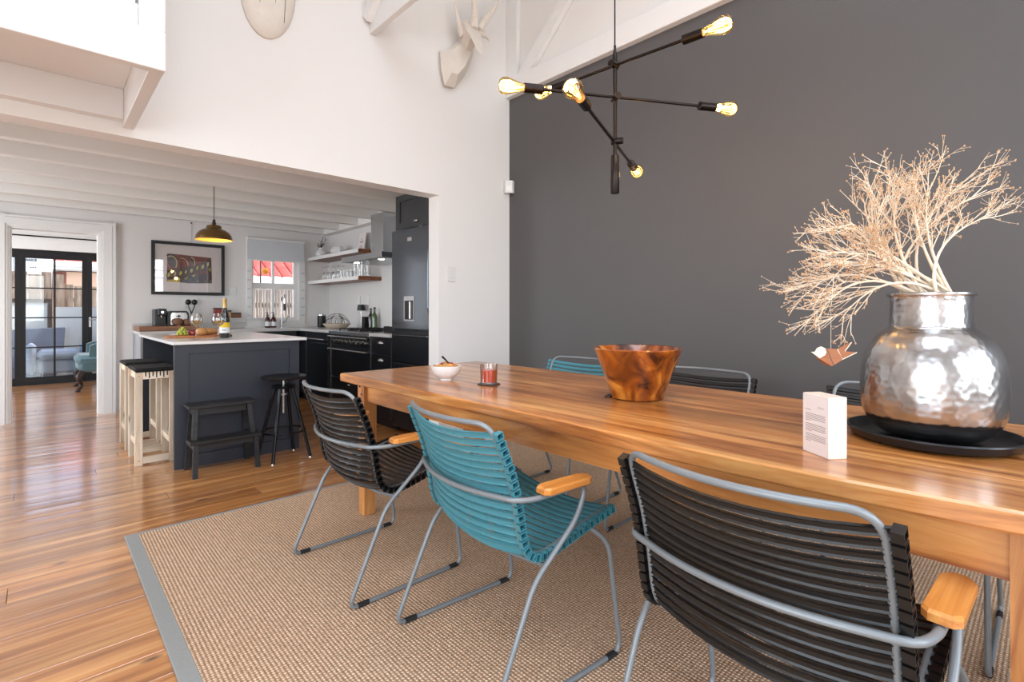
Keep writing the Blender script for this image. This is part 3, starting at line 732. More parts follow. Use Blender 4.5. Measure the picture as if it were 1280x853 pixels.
# dried branches: each stem fans out from the mouth of the vase
MZ = TZ + .0078 + .374
VD = VC[0]*FW[0] + VC[1]*FW[1]; VR = VC[0]*RT[0] + VC[1]*RT[1]
def pt(px, py, dd):        # a place at the vase's distance plus dd, from a pixel direction
    dep = VD + dd; rr = (px-640)/F_PX*dep; return Vector((FW[0]*dep+RT[0]*rr, FW[1]*dep+RT[1]*rr, CAM_H+(HOR-py)/F_PX*dep))
TIPS = [(985, 392, -.05), (1015, 412, .02), (982, 350, .06), (978, 322, -.08), (1003, 300, .10), (1003, 262, -.02), (1030, 246, -.12), (1058, 226, .12), (1088, 214, .02), (1112, 202, -.10), (1140, 188, .08), (1166, 184, -.03), (1206, 196, .06), (1256, 196, -.06), (1268, 238, .04), (1046, 330, .16), (1040, 300, -.16)]
def bez(a, b, c, n): return [a*(1-t)**2 + b*2*t*(1-t) + c*t*t for t in [k/n for k in range(n+1)]]
def branch(tip, seed):
    R = random.Random(seed); mb = MB(); buds = MB()
    tp = pt(*tip); mth = Vector((VC[0], VC[1], MZ)); tp = mth + (tp-mth)*.77; tilt = (tip[0]-1120)/160.0
    m0 = Vector((VC[0], VC[1], MZ)) + Vector((RT[0], RT[1], 0))*(-.01+.055*R.uniform(-.6, 1)) + Vector((FW[0], FW[1], 0))*R.uniform(-.06, .06)
    base = Vector((VC[0], VC[1], TZ+.03)) + Vector((RT[0], RT[1], 0))*(.10+R.uniform(-.03, .03)) + Vector((FW[0], FW[1], 0))*R.uniform(-.05, .05)
    up = Vector((0, 0, 1)); out = tp - m0
    mid = m0 + Vector((RT[0], RT[1], 0))*(-.10 + .03*tilt) + up*(.10 + .06*max(0, out.z)) + out*.18
    if tip[1] > 340: mid = m0 + Vector((RT[0], RT[1], 0))*(-.16) + up*.095
    main = bez(m0, mid, tp, 12)
    mb.tube([base, base.lerp(m0, .6)] + main, [.0046, .0044] + [.0042*(1-k/12)+.0009 for k in range(13)], 5)
    def twig(o, d, ln, r, lvl):
        d = d.normalized(); bend = Vector((R.uniform(-1, 1), R.uniform(-1, 1), R.uniform(-.6, .9)))*.25
        pts = [o]; c = o.copy(); n = 4 if lvl == 1 else 3
        for k in range(n): c = c + (d + bend*(k/n)).normalized()*(ln/n); pts.append(c.copy())
        mb.tube(pts, [r*(1-.6*k/n) for k in range(n+1)], 4 if lvl == 1 else 3, cap=False)
        if lvl < 3:
            for k in range(4 if lvl == 1 else 2):
                u = R.uniform(.25, .97)*n; i = min(int(u), n-1); q = pts[i].lerp(pts[i+1], u-i)
                dv = (pts[i+1]-pts[i]).normalized() + Vector((R.uniform(-1, 1), R.uniform(-1, 1), R.uniform(-.9, 1)))*.62
                twig(q, dv, ln*R.uniform(.35, .65), r*.66, lvl+1)
        e = pts[-1]; b = R.uniform(.0013, .0024); buds.ball(e, b, b, b*1.3, 5, 4)
        if lvl > 1 and R.random() < .6: e = pts[1]; buds.ball(e, b*.8, b*.8, b, 5, 4)
    for k in range(11):
        u = R.uniform(.30, .99)*12; i = min(int(u), 11); q = main[i].lerp(main[i+1], u-i)
        dv = (main[i+1]-main[i]).normalized() + Vector((R.uniform(-1, 1), R.uniform(-1, 1), R.uniform(-.8, .9)))*.55
        twig(q, dv, R.uniform(.06, .125), .0015, 1)
    o = mb.move(-VC[0], -VC[1], -TZ-.03).build('branch', 'twig', bunch, True, ang=90)
    bo = buds.move(-VC[0], -VC[1], -TZ-.03).build('buds', 'bud', o, True, ang=90); bo['kind'] = 'stuff'
bunch = thing('dried_branch_bunch', 'interlocked bunch of pale dried twiggy branches in the hammered vase', 'branches', (VC[0], VC[1], TZ+.03))
for i, tp in enumerate(TIPS): branch(tp, 100+i)

# leather bird hanging from a branch
bp_ = pt(1042, 441, -.02)
t = thing('bird_ornament', 'small folded leather bird hanging on thread from the branches', 'ornament', tuple(bp_), -YAW)
def flat(poly, th, y=0): return MB().prism(poly, y-th/2, y+th/2, 1)
g = .0022
def bq(x, y): return ((x-495)*.0704*g, (430-y)*.0704*g)
MB().add([bq(340,360)[:1]+(0,)+bq(340,360)[1:], bq(550,370)[:1]+(-.004,)+bq(550,370)[1:], bq(620,550)[:1]+(-.006,)+bq(620,550)[1:], bq(400,650)[:1]+(-.016,)+bq(400,650)[1:], bq(225,520)[:1]+(-.004,)+bq(225,520)[1:],
          bq(340,360)[:1]+(.004,)+bq(340,360)[1:], bq(550,370)[:1]+(.006,)+bq(550,370)[1:], bq(620,550)[:1]+(.006,)+bq(620,550)[1:], bq(400,650)[:1]+(.014,)+bq(400,650)[1:], bq(225,520)[:1]+(.006,)+bq(225,520)[1:]],
         [(0,1,2,3,4), (9,8,7,6,5), (0,5,6,1), (1,6,7,2), (2,7,8,3), (3,8,9,4), (4,9,5,0)]).build('body', 'leather', t)
flat([bq(545,370), bq(780,255), bq(670,405), bq(870,425), bq(620,545)], .003, -.001).build('tail', 'leather', t)
flat([bq(*q) for q in ((100,415), (165,415), (200,355), (265,325), (330,355), (350,420), (330,470), (240,520))], .004, -.004).build('head', 'cream', t)
mb = MB()
for a_, b_2 in (((545,370), (620,545)), ((620,545), (870,425)), ((780,255), (670,405))):
    p, q = bq(*a_), bq(*b_2); mb = MB().tube([(p[0], -.004, p[1]), (q[0], -.004, q[1])], .0011, 5); mb.build('cream_edge', 'cream', t)
p = bq(360, 370); q = bq(430, 630); MB().tube([(p[0], -.0065, p[1]), (q[0], -.0165, q[1])], .0009, 4).build('fold', 'dark_wood', t)
MB().tube([(bq(450,370)[0], 0, bq(450,370)[1]), (bq(450,0)[0], 0, .115)], .0005, 4).build('thread', 'cream', t)

# printed block
bl, bn, br = atz(1004, 562.5, TZ), atz(1036.5, 575.2, TZ), atz(1060.6, 574.8, TZ)
u = (bn-bl); wid = u.length; u.normalize(); v = Vector((-u.y, u.x, 0));
if v.dot(br-bn) < 0: v = -v
t = thing('display_block', 'small upright white block printed with lines of text', 'display block', tuple(bl), math.atan2(u.y, u.x))
sgn = 1 if Vector((-u.y, u.x, 0)).dot(v) > 0 else -1
dep = abs((br-bn).dot(v)); hh = .143
B(0, 0, 0, wid, sgn*dep, hh, .0015).build('block', 'paper_edge', t)
B(0.001, -sgn*.0012, 0.001, wid-.001, 0, hh-.001).build('printed_face', 'paper', t)
zs = [.104] + [.095-.0042*i for i in range(5)] + [.070-.0042*i for i in range(5)] + [.046-.0042*i for i in range(5)]
random.seed(4)
for i, z in enumerate(zs):
    e = wid*.88 if i not in (0, 5, 10, 15) else wid*random.uniform(.3, .45)
    B(wid*.12, -sgn*.00155, z, e, -sgn*.0011, z+.0012).build('text_line', 'ink', t)
mb = MB()
for k in range(5): mb = MB().tube([(wid*(.6+.05*k), -sgn*.0015, .112), (wid*(.62+.05*k), -sgn*.0015, .1165 if k % 2 else .114)], .0006, 4); mb.build('letter', 'ink', t)

# wooden bowl
wb = (1.727, 1.123)
t = thing('wooden_bowl', 'large polished burl wood bowl with sloping sides', 'bowl', (wb[0], wb[1], TZ))
def wob(a, i): return 1 + .018*math.sin(2*a+.6) + .012*math.sin(3*a+1.7) + .008*math.sin(5*a)
MB().lathe([(.0, .0), (.095, .0), (.103, .004), (.116, .045), (.134, .095), (.152, .140), (.166, .172), (.173, .190), (.1745, .1945), (.171, .198), (.165, .196), (.157, .180), (.138, .130), (.115, .075), (.085, .038), (.04, .026), (0, .024)], 56, fr=wob).build('shell', 'burl', t, True)
p = atz(762, 496, TZ); B(-.03, -.012, 0, .03, .012, .007, .002).build('wood_tab', 'coaster', loc=tuple(p), rotz=.3)
tag(bpy.data.objects['wood_tab'], 'small dark wooden tab lying at the foot of the burl bowl', 'wood tab')

# bowl of fruit and granola, spoon
p = atz(558, 475, TZ)
t = thing('cereal_bowl', 'small white footed bowl on the table filled with granola and fruit', 'bowl', tuple(p))
MB().lathe([(0, 0), (.030, 0), (.031, .008), (.045, .016), (.064, .034), (.074, .056), (.0775, .071), (.0755, .0715), (.071, .056), (.058, .034), (.035, .02), (0, .017)], 40).build('shell', 'ceramic', t, True)
MB().lathe([(.066, .052), (.0715, .062), (.055, .074), (.025, .081), (0, .082)], 20).build('granola', 'granola', t, True)
R = random.Random(8); pc = p
fg = 'fruit pieces in the white bowl'
for i in range(26):
    a = R.uniform(0, 2*PI); r = .060*math.sqrt(R.random()); z = .083 - .016*(r/.06)**2; s = R.uniform(.0065, .0105)
    kind = R.choice(['berry', 'berry', 'cream', 'orange', 'granola', 'cream'])
    lab = {'berry': 'dark red berry on top of the granola bowl', 'cream': 'pale banana chunk on top of the granola bowl', 'orange': 'orange fruit chunk on top of the granola bowl', 'granola': 'toasted oat cluster on top of the granola bowl'}[kind]
    o = MB().ball((0, 0, 0), s, s*R.uniform(.7, 1), s*R.uniform(.55, .9), 7, 5).build({'berry': 'berry', 'cream': 'banana_chunk', 'orange': 'fruit_chunk', 'granola': 'oat_cluster'}[kind], kind, loc=(pc.x+r*math.cos(a), pc.y+r*math.sin(a), pc.z+z), rotz=a, smooth=True)
    tag(o, lab, 'food', fg)
t = thing('spoon', 'dark spoon resting in the white granola bowl', 'spoon', (pc.x, pc.y, pc.z+.072))
rv = Vector((RT[0], RT[1], 0)); a0 = rv*.018; a1 = -rv*.022 + Vector((0, 0, .044))
MB().tube([a0, a0.lerp(a1, .5)+Vector((0, 0, .003)), a1], [.0035, .004, .0055], 8).build('handle', 'bronze', t, True)
MB().ball(tuple(a0), .011, .009, .004, 8, 5).build('spoon_head', 'bronze', t, True)

# juice glass and coaster
p = atz(611, 481, TZ)
o = MB().lathe([(0, 0), (.052, 0), (.054, .002), (.052, .0045), (0, .0045)], 32).build('coaster', 'coaster', loc=tuple(p), smooth=True); tag(o, 'round dark coaster under the red drink', 'coaster')
t = thing('drinking_glass', 'short clear tumbler of red juice on a dark coaster', 'glass', (p.x, p.y, p.z+.005))
MB().lathe([(0, 0), (.037, 0), (.0385, .003), (.0415, .09), (.0405, .0905), (.0393, .088), (.0375, .008), (0, .007)], 36).build('tumbler', 'glass', t, True)
MB().lathe([(0, .0085), (.0365, .0085), (.0384, .064), (0, .064)], 36).build('juice', 'juice', t, True)

# ------------------------------------------------------------------ chandelier
chx, chy = 1.69, 1.204
t = thing('chandelier', 'dark bronze three arm chandelier with six glowing filament bulbs', 'chandelier', (chx, chy, 1.60))
zz = lambda py: CAM_H + (HOR-py)*.003217 - 1.60
MB().tube([(0, 0, zz(60)), (0, 0, H-1.6)], .003, 6).build('cord', 'black_metal', t, True)
MB().lathe([(.05, H-1.6-.03), (.05, H-1.601), ], 24).build('ceiling_rose', 'bronze', t, True)
MB().lathe([(0, 0), (.016, 0), (.0175, .002), (.0175, zz(195)), (.016, zz(195)+.002), (.0085, zz(195)+.003), (.0085, zz(82)), (.010, zz(80)), (.010, zz(70)), (.005, zz(62)), (.005, zz(57)), (0, zz(57))], 20).build('stem', 'bronze', t, True)
arms = [(2.114, (.350, -.296), (-.290, .286)), (1.982, (.530, .13), (-.469, -.103)), (1.809, (-.255, -.50), (.19, .47))]
def bulb_and_socket(arm, tipv, d):
    ax = d.normalized(); q = ax.to_track_quat('Z', 'Y').to_matrix().to_4x4()
    mt = Matrix.Translation(tipv) @ q            # local z points outwards, tip of bulb at z=0
    sk = MB().lathe([(0, -.178), (.010, -.178), (.018, -.172), (.018, -.105), (.0185, -.100), (.0165, -.098), (0, -.098)], 18).xf(mt).build('socket', 'bronze', arm, True)
    gl = MB().lathe([(.0135, -.100), (.0145, -.092), (.020, -.072), (.028, -.048), (.0318, -.030), (.0300, -.014), (.0215, -.004), (.010, -.0006), (0, 0)], 20).xf(mt).build('bulb', 'amber', arm, True)
    for k in range(4):
        a = k*PI/2+.4; MB().tube([(.005*math.cos(a), .005*math.sin(a), -.082), (.012*math.cos(a+.3), .012*math.sin(a+.3), -.025)], .0011, 5).xf(mt).build('filament', 'filament', gl)
    MB().tube([(0, 0, -.098), (0, 0, -.07)], [.006, .003], 8).xf(mt).build('stalk', 'ceramic', gl, True)
    ld = bpy.data.lights.new('bulb_light', 'POINT'); ld.energy = 2.6; ld.color = (1, .62, .28); ld.shadow_soft_size = .03
    lo = bpy.data.objects.new('bulb_light', ld); COL.objects.link(lo); lo.parent = t; lo.location = mt @ Vector((0, 0, -.045))
for z, a_, b_2 in arms:
    s = .019
    pa = Vector((a_[0]*RT[0]+a_[1]*FW[0], a_[0]*RT[1]+a_[1]*FW[1], z-1.6)); pb = Vector((b_2[0]*RT[0]+b_2[1]*FW[0], b_2[0]*RT[1]+b_2[1]*FW[1], z-1.6))
    d = (pa-pb).normalized(); off = Vector((-d.y, d.x, 0))
    if off.dot(Vector((FW[0], FW[1], 0))) > 0: off = -off
    off *= s
    A, Bv = pa+off, pb+off
    ar = MB().tube([A-d*.17, Bv+d*.17], .0062, 10).build('arm', 'bronze', t, True)
    c = Vector((0, 0, z-1.6)); MB().tube([c-off*.7, c+off*1.7], .0135, 14).build('clamp', 'bronze', t, True)
    bulb_and_socket(ar, A, d); bulb_and_socket(ar, Bv, -d)

# ------------------------------------------------------------------ on the dining walls
def plate(name, label, cat, loc, w_, h_, axis, n=1):     # switch or socket plate with rockers; axis 'y' faces -Y, 'x' faces -X
    t = thing(name, label, cat, loc, 0 if axis == 'y' else -PI/2)
    B(-w_/2, -.008, -h_/2, w_/2, -.0005, h_/2, .002).build('plate', 'switch', t)
    for k in range(n):
        z = (k-(n-1)/2)*h_/n*.8; B(-w_*.22, -.0105, z-h_*.1, w_*.22, -.0081, z+h_*.1, .001).build('rocker', 'switch', t)
    return t
plate('light_switch', 'white double light switch on the wall beside the kitchen opening', 'switch', (2.398, YP, 1.417), .075, .12, 'y', 2)
t = thing('motion_sensor', 'white motion sensor box on the corner of the charcoal wall', 'sensor', (XR, YP, 2.15), -PI/4)
MB().prism([(-.035, -.045), (.035, -.045), (.045, -.052), (.03, -.085), (-.03, -.085), (-.045, -.052)], 0, .105, 2).build('housing', 'switch', t)
B(-.022, -.0865, .015, .022, -.0851, .06).build('lens', 'ceramic', t)

def trophy_antelope():
    t = thing('antelope_trophy', 'white faceted antelope head trophy with ridged horns on the wall', 'wall trophy', (2.46, YP, 2.90))
    S_ = .0063
    def q(px, py, yo=0): p = aty(px, py, YP+yo); return (p.x-2.46, p.z-2.90)
    px_ol = ((550, 64), (560, 62), (572, 52), (586, 50), (592, 66), (588, 80), (581, 95), (568, 110), (556, 107), (551, 86))
    n = len(px_ol); cxp = sum(a for a, b in px_ol)/n; czp = sum(b for a, b in px_ol)/n
    vs = []
    for yo, sc in ((-.001, 1), (-.05, 1), (-.13, .66)):
        for a, b in px_ol: c = q(cxp+(a-cxp)*sc+(4 if sc < 1 else 0), czp+(b-czp)*sc-(6 if sc < 1 else 0), yo); vs.append((c[0], yo, c[1]))
    fs = [(k*n+j, k*n+(j+1)%n, k*n+n+(j+1)%n, k*n+n+j) for k in (0, 1) for j in range(n)] + [tuple(range(n))[::-1], tuple(range(2*n, 3*n))]
    MB().add(vs, fs).build('neck', 'bone', t)
    # head: loft from poll to muzzle, out of the wall and down
    secs = [((582, 58), -.08, .06, .07), ((586, 44), -.15, .075, .085), ((590, 36), -.20, .085, .085), ((594, 44), -.25, .075, .072), ((597, 53), -.30, .055, .052), ((599, 60), -.34, .040, .038), ((600, 64), -.36, .024, .024)]
    vs = []; m = 8
    for (c, yy, rx, rz) in secs:
        c = q(*c, yy)
        for k in range(m): a = 2*PI*k/m+.39; vs.append((c[0]+rx*math.cos(a), yy+rz*.5*math.sin(a), c[1]+rz*math.sin(a)))
    fs = [(k*m+j, k*m+(j+1)%m, k*m+m+(j+1)%m, k*m+m+j) for k in range(len(secs)-1) for j in range(m)] + [tuple(range(m)), tuple(range((len(secs)-1)*m, len(secs)*m))]
    MB().add(vs, fs).build('head', 'bone', t)
    def spike(pts, rad, name, flatn=None, ridg=False):
        P_ = [Vector((q(*c, yy)[0], yy, q(*c, yy)[1])) for c, yy in pts]; P_ = fillet(P_, .12, 6)
        D = []; RR = []
        L = len(P_); N = 40 if ridg else 14
        for k in range(N+1):
            u = k/N*(L-1); i = min(int(u), L-2); D.append(P_[i].lerp(P_[i+1], u-i)); RR.append(rad*(1-.75*k/N)*(1+(.16 if ridg and k % 2 else 0)) + .002)
        mb = MB().tube(D, RR, 9)
        return mb.build(name, 'bone', t, not ridg)
    spike((((592, 36), -.20), ((594, 14), -.20), ((591, -10), -.18), ((600, -60), -.16)), .030, 'horn', ridg=True)
    spike((((599, 38), -.20), ((608, 22), -.20), ((620, 10), -.19), ((624, -30), -.17)), .030, 'horn', ridg=True)
    spike((((580, 46), -.15), ((573, 28), -.13), ((568, 2), -.11)), .034, 'ear'); spike((((598, 42), -.20), ((606, 44), -.19), ((611, 50), -.18)), .022, 'ear')
trophy_antelope()
t = thing('animal_trophy', 'white oval carved trophy base with seams on the wall', 'wall trophy', (1.02, YP, 2.78))
vs = []; n = 26
def el(k, s, z0): a = 2*PI*k/n; r = 1 + .06*math.sin(a*2+.5); return (.155*s*r*math.cos(a), (.30*s*r*math.sin(a)) + .30)
lay = [(1.0, -.001), (1.0, -.012), (.96, -.024), (.86, -.038), (.68, -.05), (.4, -.056)]
for s, yy in lay:
    for k in range(n): a, z = el(k, s, 0); vs.append((a, yy, z if s > .9 else .30+(z-.30)))
fs = [(k*n+j, k*n+(j+1)%n, k*n+n+(j+1)%n, k*n+n+j) for k in range(len(lay)-1) for j in range(n)] + [tuple(range(n))[::-1], tuple(range((len(lay)-1)*n, len(lay)*n))]
MB().add(vs, fs).build('neck', 'bone', t, True, ang=25)
for x0, x1 in ((-.07, -.02), (.02, .045), (.08, .09)): MB().tube([(x0*1.0, -.046, .12), (x0*.8+x1*.2, -.055, .22), (x1, -.057, .36)], .0016, 5).build('seam', 'knee', t)
secs = [((0, .55), -.055, .10, .10), ((0, .60), -.20, .10, .09), ((0, .58), -.30, .075, .07), ((0, .54), -.40, .05, .05), ((0, .52), -.43, .03, .03)]
vs = []; m = 8
for (c, yy, rx, rz) in secs:
    for k in range(m): a = 2*PI*k/m; vs.append((c[0]+rx*math.cos(a), yy, c[1]+rz*math.sin(a)))
MB().add(vs, [(k*m+j, k*m+(j+1)%m, k*m+m+(j+1)%m, k*m+m+j) for k in range(len(secs)-1) for j in range(m)] + [tuple(range(m)), tuple(range((len(secs)-1)*m, len(secs)*m))]).build('head', 'bone', t)

# ------------------------------------------------------------------ kitchen island
IX0, IX1, IY0, IY1, IZ = .692, 1.555, 4.225, 5.76, .885
t = thing('kitchen_island', 'dark navy panelled kitchen island with white top', 'kitchen island', (0, 0, 0))
B(1.06, IY0+.0405, .0, IX1-.001, IY1-.0405, IZ-.001).build('cabinet_body', 'navy', t)
mb = MB().box(IX0, IY0, 0, IX0+.085, IY0+.04, IZ-.001).box(IX1-.075, IY0, 0, IX1, IY0+.04, IZ-.001).box(IX0+.085, IY0, IZ-.065, IX1-.075, IY0+.04, IZ-.001).box(IX0+.085, IY0, 0, IX1-.075, IY0+.04, .09)
mb.build('end_panel_frame', 'navy', t); B(IX0+.0855, IY0+.014, .0905, IX1-.0755, IY0+.035, IZ-.0655).build('inset_panel', 'navy', t)
B(IX0, IY1-.04, 0, IX1, IY1, IZ-.001).build('end_panel', 'navy', t)
o = B(.672, 4.192, IZ, 1.605, 5.80, IZ+.022, .003).build('worktop', 'quartz'); tag(o, 'white quartz worktop on the navy island', 'worktop')

# natural wood bar stools with black cord seats
def cord_stool(label):
    t = thing('bar_stool', label, 'stool', (0, 0, 0), 0, 'cord seat bar stools under the island')
    W2, D2, HZ = .255, .37, .676
    for yy in (0, D2-.03):
        for xx in (0, W2-.047): B(xx, yy, 0, xx+.047, yy+.03, HZ, .002).build('leg', 'pine', t)
        B(.0475, yy, HZ-.05, W2-.0475, yy+.03, HZ, .002).build('top_rail', 'pine_x', t)
        B(.0475, yy, .012, W2-.0475, yy+.03, .06, .002).build('bottom_rail', 'pine_x', t)
        for xx in (.023, W2-.023):
            for z in (HZ-.025, .036, .16): MB().lathe([(.007, 0), (.007, .001), (0, .0015)], 8).xf(Matrix.Translation((xx, yy-.0001, z)) @ Matrix.Rotation(PI/2, 4, 'X')).build('peg', 'bud', t) if yy == 0 and (z < .1 or z > .5) else None
    for xx in (.012, W2-.042):
        B(xx, .0305, HZ-.05, xx+.03, D2-.0305, HZ-.002, .002).build('side_rail', 'pine_y', t); B(xx, .0305, .13, xx+.03, D2-.0305, .175, .002).build('foot_rail', 'pine_y', t)
    mb = MB().box(-.004, .004, HZ+.0005, W2+.004, D2-.004, HZ+.03, .012); mb.build('seat_pad', 'cord', t)
    for k in range(7):
        xx = .060+k*.022
        for yy in (-.0035, D2+.0005):
            B(xx, yy, HZ-.042 if k % 2 else HZ-.03, xx+.007, yy+.003, HZ+.012).build('cord_wrap', 'cord', t)
    return t
st = cord_stool('pale wood bar stool with black cord seat, beside the black step stool'); st.location = (.500, 4.52, 0)
dup(st, (.500, 5.10, 0), 0, 'pale wood bar stool with black cord seat, standing towards the kitchen wall')

# black step stool
t = thing('step_stool', 'black wooden two step stool standing before the navy island', 'step stool', (.742, 3.905, 0))
def slant(p, q, a, b, name, mat, par):    # square bar of section a x b between two points (x, y directions)
    vs = []
    for e in (p, q):
        for sx, sy in ((-1,-1),(1,-1),(1,1),(-1,1)): vs.append((e[0]+sx*a/2, e[1]+sy*b/2, e[2]))
    return MB().add(vs, [(3,2,1,0),(4,5,6,7),(0,1,5,4),(1,2,6,5),(2,3,7,6),(3,0,4,7)]).build(name, mat, par)
WS, DS = .425, .30
for xx, dx in ((.016, .02), (WS-.016, -.02)):
    slant((xx, .016, 0), (xx+dx*.5, .045, .222), .03, .032, 'leg', 'black_wood', t)
    slant((xx+dx*.6, .105, .243), (xx+dx*1.4, .145, .448), .03, .032, 'leg', 'black_wood', t)
    slant((xx, DS-.012, 0), (xx+dx*1.4, DS-.04, .448), .03, .028, 'leg', 'black_wood', t)
    B(xx+dx*.5-.0145, .062, .185, xx+dx*.5+.0145, DS-.045, .222).build('side_rail', 'black_wood', t); B(xx+dx*1.4-.0145, .162, .405, xx+dx*1.4+.0145, DS-.055, .448).build('side_rail', 'black_wood', t)
B(.042, .035, .185, WS-.042, .055, .222).build('front_rail', 'black_wood', t); B(.062, .137, .400, WS-.062, .157, .448).build('front_rail', 'black_wood', t)
B(-.012, .015, .2225, WS+.012, .165, .2425, .003).build('lower_tread', 'black_wood', t)
mb = MB().box(-.002, .115, .4485, WS+.002, .175, .469, .003).box(-.002, .195, .4485, WS+.002, DS+.002, .469, .003).box(-.002, .175, .4485, WS*.36, .195, .469).box(WS*.64, .175, .4485, WS+.002, .195, .469)
mb.build('upper_tread', 'black_wood', t)

# black swivel bar stool
t = thing('swivel_stool', 'black metal swivel bar stool with round seat and splayed legs', 'stool', (1.372, 4.045, 0), math.radians(5))
MB().lathe([(0, .606), (.145, .606), (.160, .612), (.163, .620), (.157, .626), (.1, .621), (0, .619)], 40).build('seat', 'black_plastic', t, True)
for k in range(4):
    a = PI/4 + k*PI/2; c, s_2 = math.cos(a), math.sin(a)
    MB().tube([(c*.062, s_2*.062, .545), (c*.200, s_2*.200, .006)], [.0135, .0125], 8).build('leg', 'black_metal', t, True)
    MB().lathe([(0, 0), (.014, 0), (.014, .008), (0, .009)], 10, (c*.201, s_2*.201, 0)).build('foot', 'steel', t)
MB().lathe([(.085, .535), (.09, .545), (.085, .553), (.02, .556), (.02, .535)], 24, close=True).build('hub_plate', 'black_metal', t, True)
MB().lathe([(0, .34), (.011, .34), (.011, .605), (0, .605)], 14).build('screw', 'steel', t, True)
MB().lathe([(.013, .478), (.035, .480), (.035, .494), (.013, .496)], 20, close=True).build('adjusting_nut', 'steel', t, True)
MB().tube([(.152*math.cos(2*PI*k/40), .152*math.sin(2*PI*k/40), .205) for k in range(40)], .0065, 8, closed=True).build('foot_ring', 'black_metal', t, True)

# things on the island
IT = IZ+.022
def pz(px, py, z=None): return atz(px, py, IT if z is None else z)
bd = pz(246, 421.5)
t = thing('chopping_board', 'oval wooden board with bread and fruit on the island', 'board', (bd.x, bd.y, IT), .15)
MB().lathe([(0, 0), (.97, 0), (1, .4), (1, .7), (.97, 1), (0, 1)], 40).xf(Matrix.Diagonal((.235, .17, .016, 1))).build('board', 'board', t, True)
BT = IT+.0165
def onb(px, dd=0): k = (px-640)/F_PX; dep = (bd.x*FW[0]+bd.y*FW[1]) + dd; return Vector((FW[0]*dep+RT[0]*k*dep, FW[1]*dep+RT[1]*k*dep, BT))
g0 = onb(228, -.03); R = random.Random(2)
t = thing('grape_bunch', 'bunch of green grapes on the wooden board', 'grapes', tuple(g0))
lay = [(8, .034, .011), (6, .026, .028), (4, .016, .044), (2, .007, .058)]
for n, rr, z in lay:
    for k in range(n):
        a = 2*PI*k/n + z*30; MB().ball((0, 0, 0), .0105, .0105, .012, 8, 6).build('grape', 'grape', t, True, loc=(rr*math.cos(a), rr*math.sin(a), z))
MB().tube([(0, 0, .06), (-.02, 0, .08), (-.035, .01, .078)], .002, 5).build('stem', 'board', t)
for i, (px, dd, r) in enumerate(((239, .0, .024), (242.5, -.05, .021), (243, .07, .025))):
    p = onb(px, dd); o = MB().lathe([(0, .001), (r*.5, .0), (r*.93, r*.5), (r, r*.95), (r*.8, r*1.5), (r*.35, r*1.75), (0, r*1.6)], 16).build('plum', 'apple', loc=tuple(p), smooth=True)
    tag(o, 'dark red plum between the grapes and the bread on the board', 'fruit', 'plums on the wooden board')
for i, (px, dd, sx, sy, sz, lab) in enumerate(((252, -.055, .045, .033, .032, 'short golden bread roll beside the plums'), (262, .06, .075, .033, .028, 'long golden baguette piece on the board by the wine bottle'))):
    p = onb(px, dd); o = MB().ball((0, 0, sz), sx, sy, sz, 16, 10).build('bread_loaf' if i else 'bread_roll', 'bread' if i < 2 else 'nut', loc=tuple(p), rotz=-.5, smooth=True); tag(o, lab, 'bread')
def wine_glass(p, label):
    t = thing('wine_glass', label, 'wine glass', tuple(p), 0, 'wine glasses on the island')
    MB().lathe([(0, 0), (.036, 0), (.037, .0015), (.01, .005), (.0042, .012), (.0036, .088), (.008, .095), (.028, .106), (.042, .128), (.0455, .150), (.042, .175), (.034, .198), (.033, .198), (.041, .174), (.0442, .150), (.041, .129), (.027, .1085), (0, .0975)], 32).build('glass', 'glass', t, True)
    MB().lathe([(0, .099), (.0262, .1095), (.040, .130), (.0425, .144), (0, .144)], 28).build('wine', 'wine', t, True)
    return t
pA = pz(245.5, 424.3); pB = pz(272.5, 424.3)
wine_glass(pA, 'glass of white wine beside the grapes'); wine_glass(pB, 'glass of white wine right beside the dark wine bottle')
p = pz(281, 422.5)
t = thing('wine_bottle', 'dark wine bottle with yellow and white label on the island', 'bottle', tuple(p), -YAW)
MB().lathe([(0, .003), (.034, 0), (.0375, .006), (.0375, .155), (.034, .178), (.022, .212), (.0145, .236), (.0135, .250)], 28).build('bottle', 'bottle_dark', t, True)
MB().lathe([(.0142, .243), (.0142, .305), (.0155, .307), (.0155, .316), (0, .317)], 20).build('capsule', 'foil', t, True)
def band(r, z0, z1, a0, a1, name, mat, par, n=16):
    vs = []; fs = []
    for k in range(n+1):
        a = a0+(a1-a0)*k/n
        for z in (z0, z1): vs.append((r*math.cos(a), r*math.sin(a), z))
    for k in range(n): fs.append((2*k, 2*k+2, 2*k+3, 2*k+1))
    return MB().add(vs, fs).build(name, mat, par, True)
band(.0380, .085, .125, -PI*.98, PI*.05, 'label_band', 'yellow', t); band(.0380, .040, .0848, -PI*.98, PI*.05, 'label_band', 'label', t)
for k, (x0, x1) in enumerate(((.50, .44), (.40, .33), (.30, .26))): band(.0383, .060, .066 if k else .070, -PI*x0, -PI*x1, 'label_print', 'black_ink', t, 3)
p = pz(288, 421); o = MB().lathe([(0, 0), (.011, 0), (.012, .004), (.012, .016), (.009, .019), (0, .02)], 14).build('bottle_cap', 'black_metal', loc=tuple(p), smooth=True); tag(o, 'small black cap lying beside the wine bottle', 'cap')

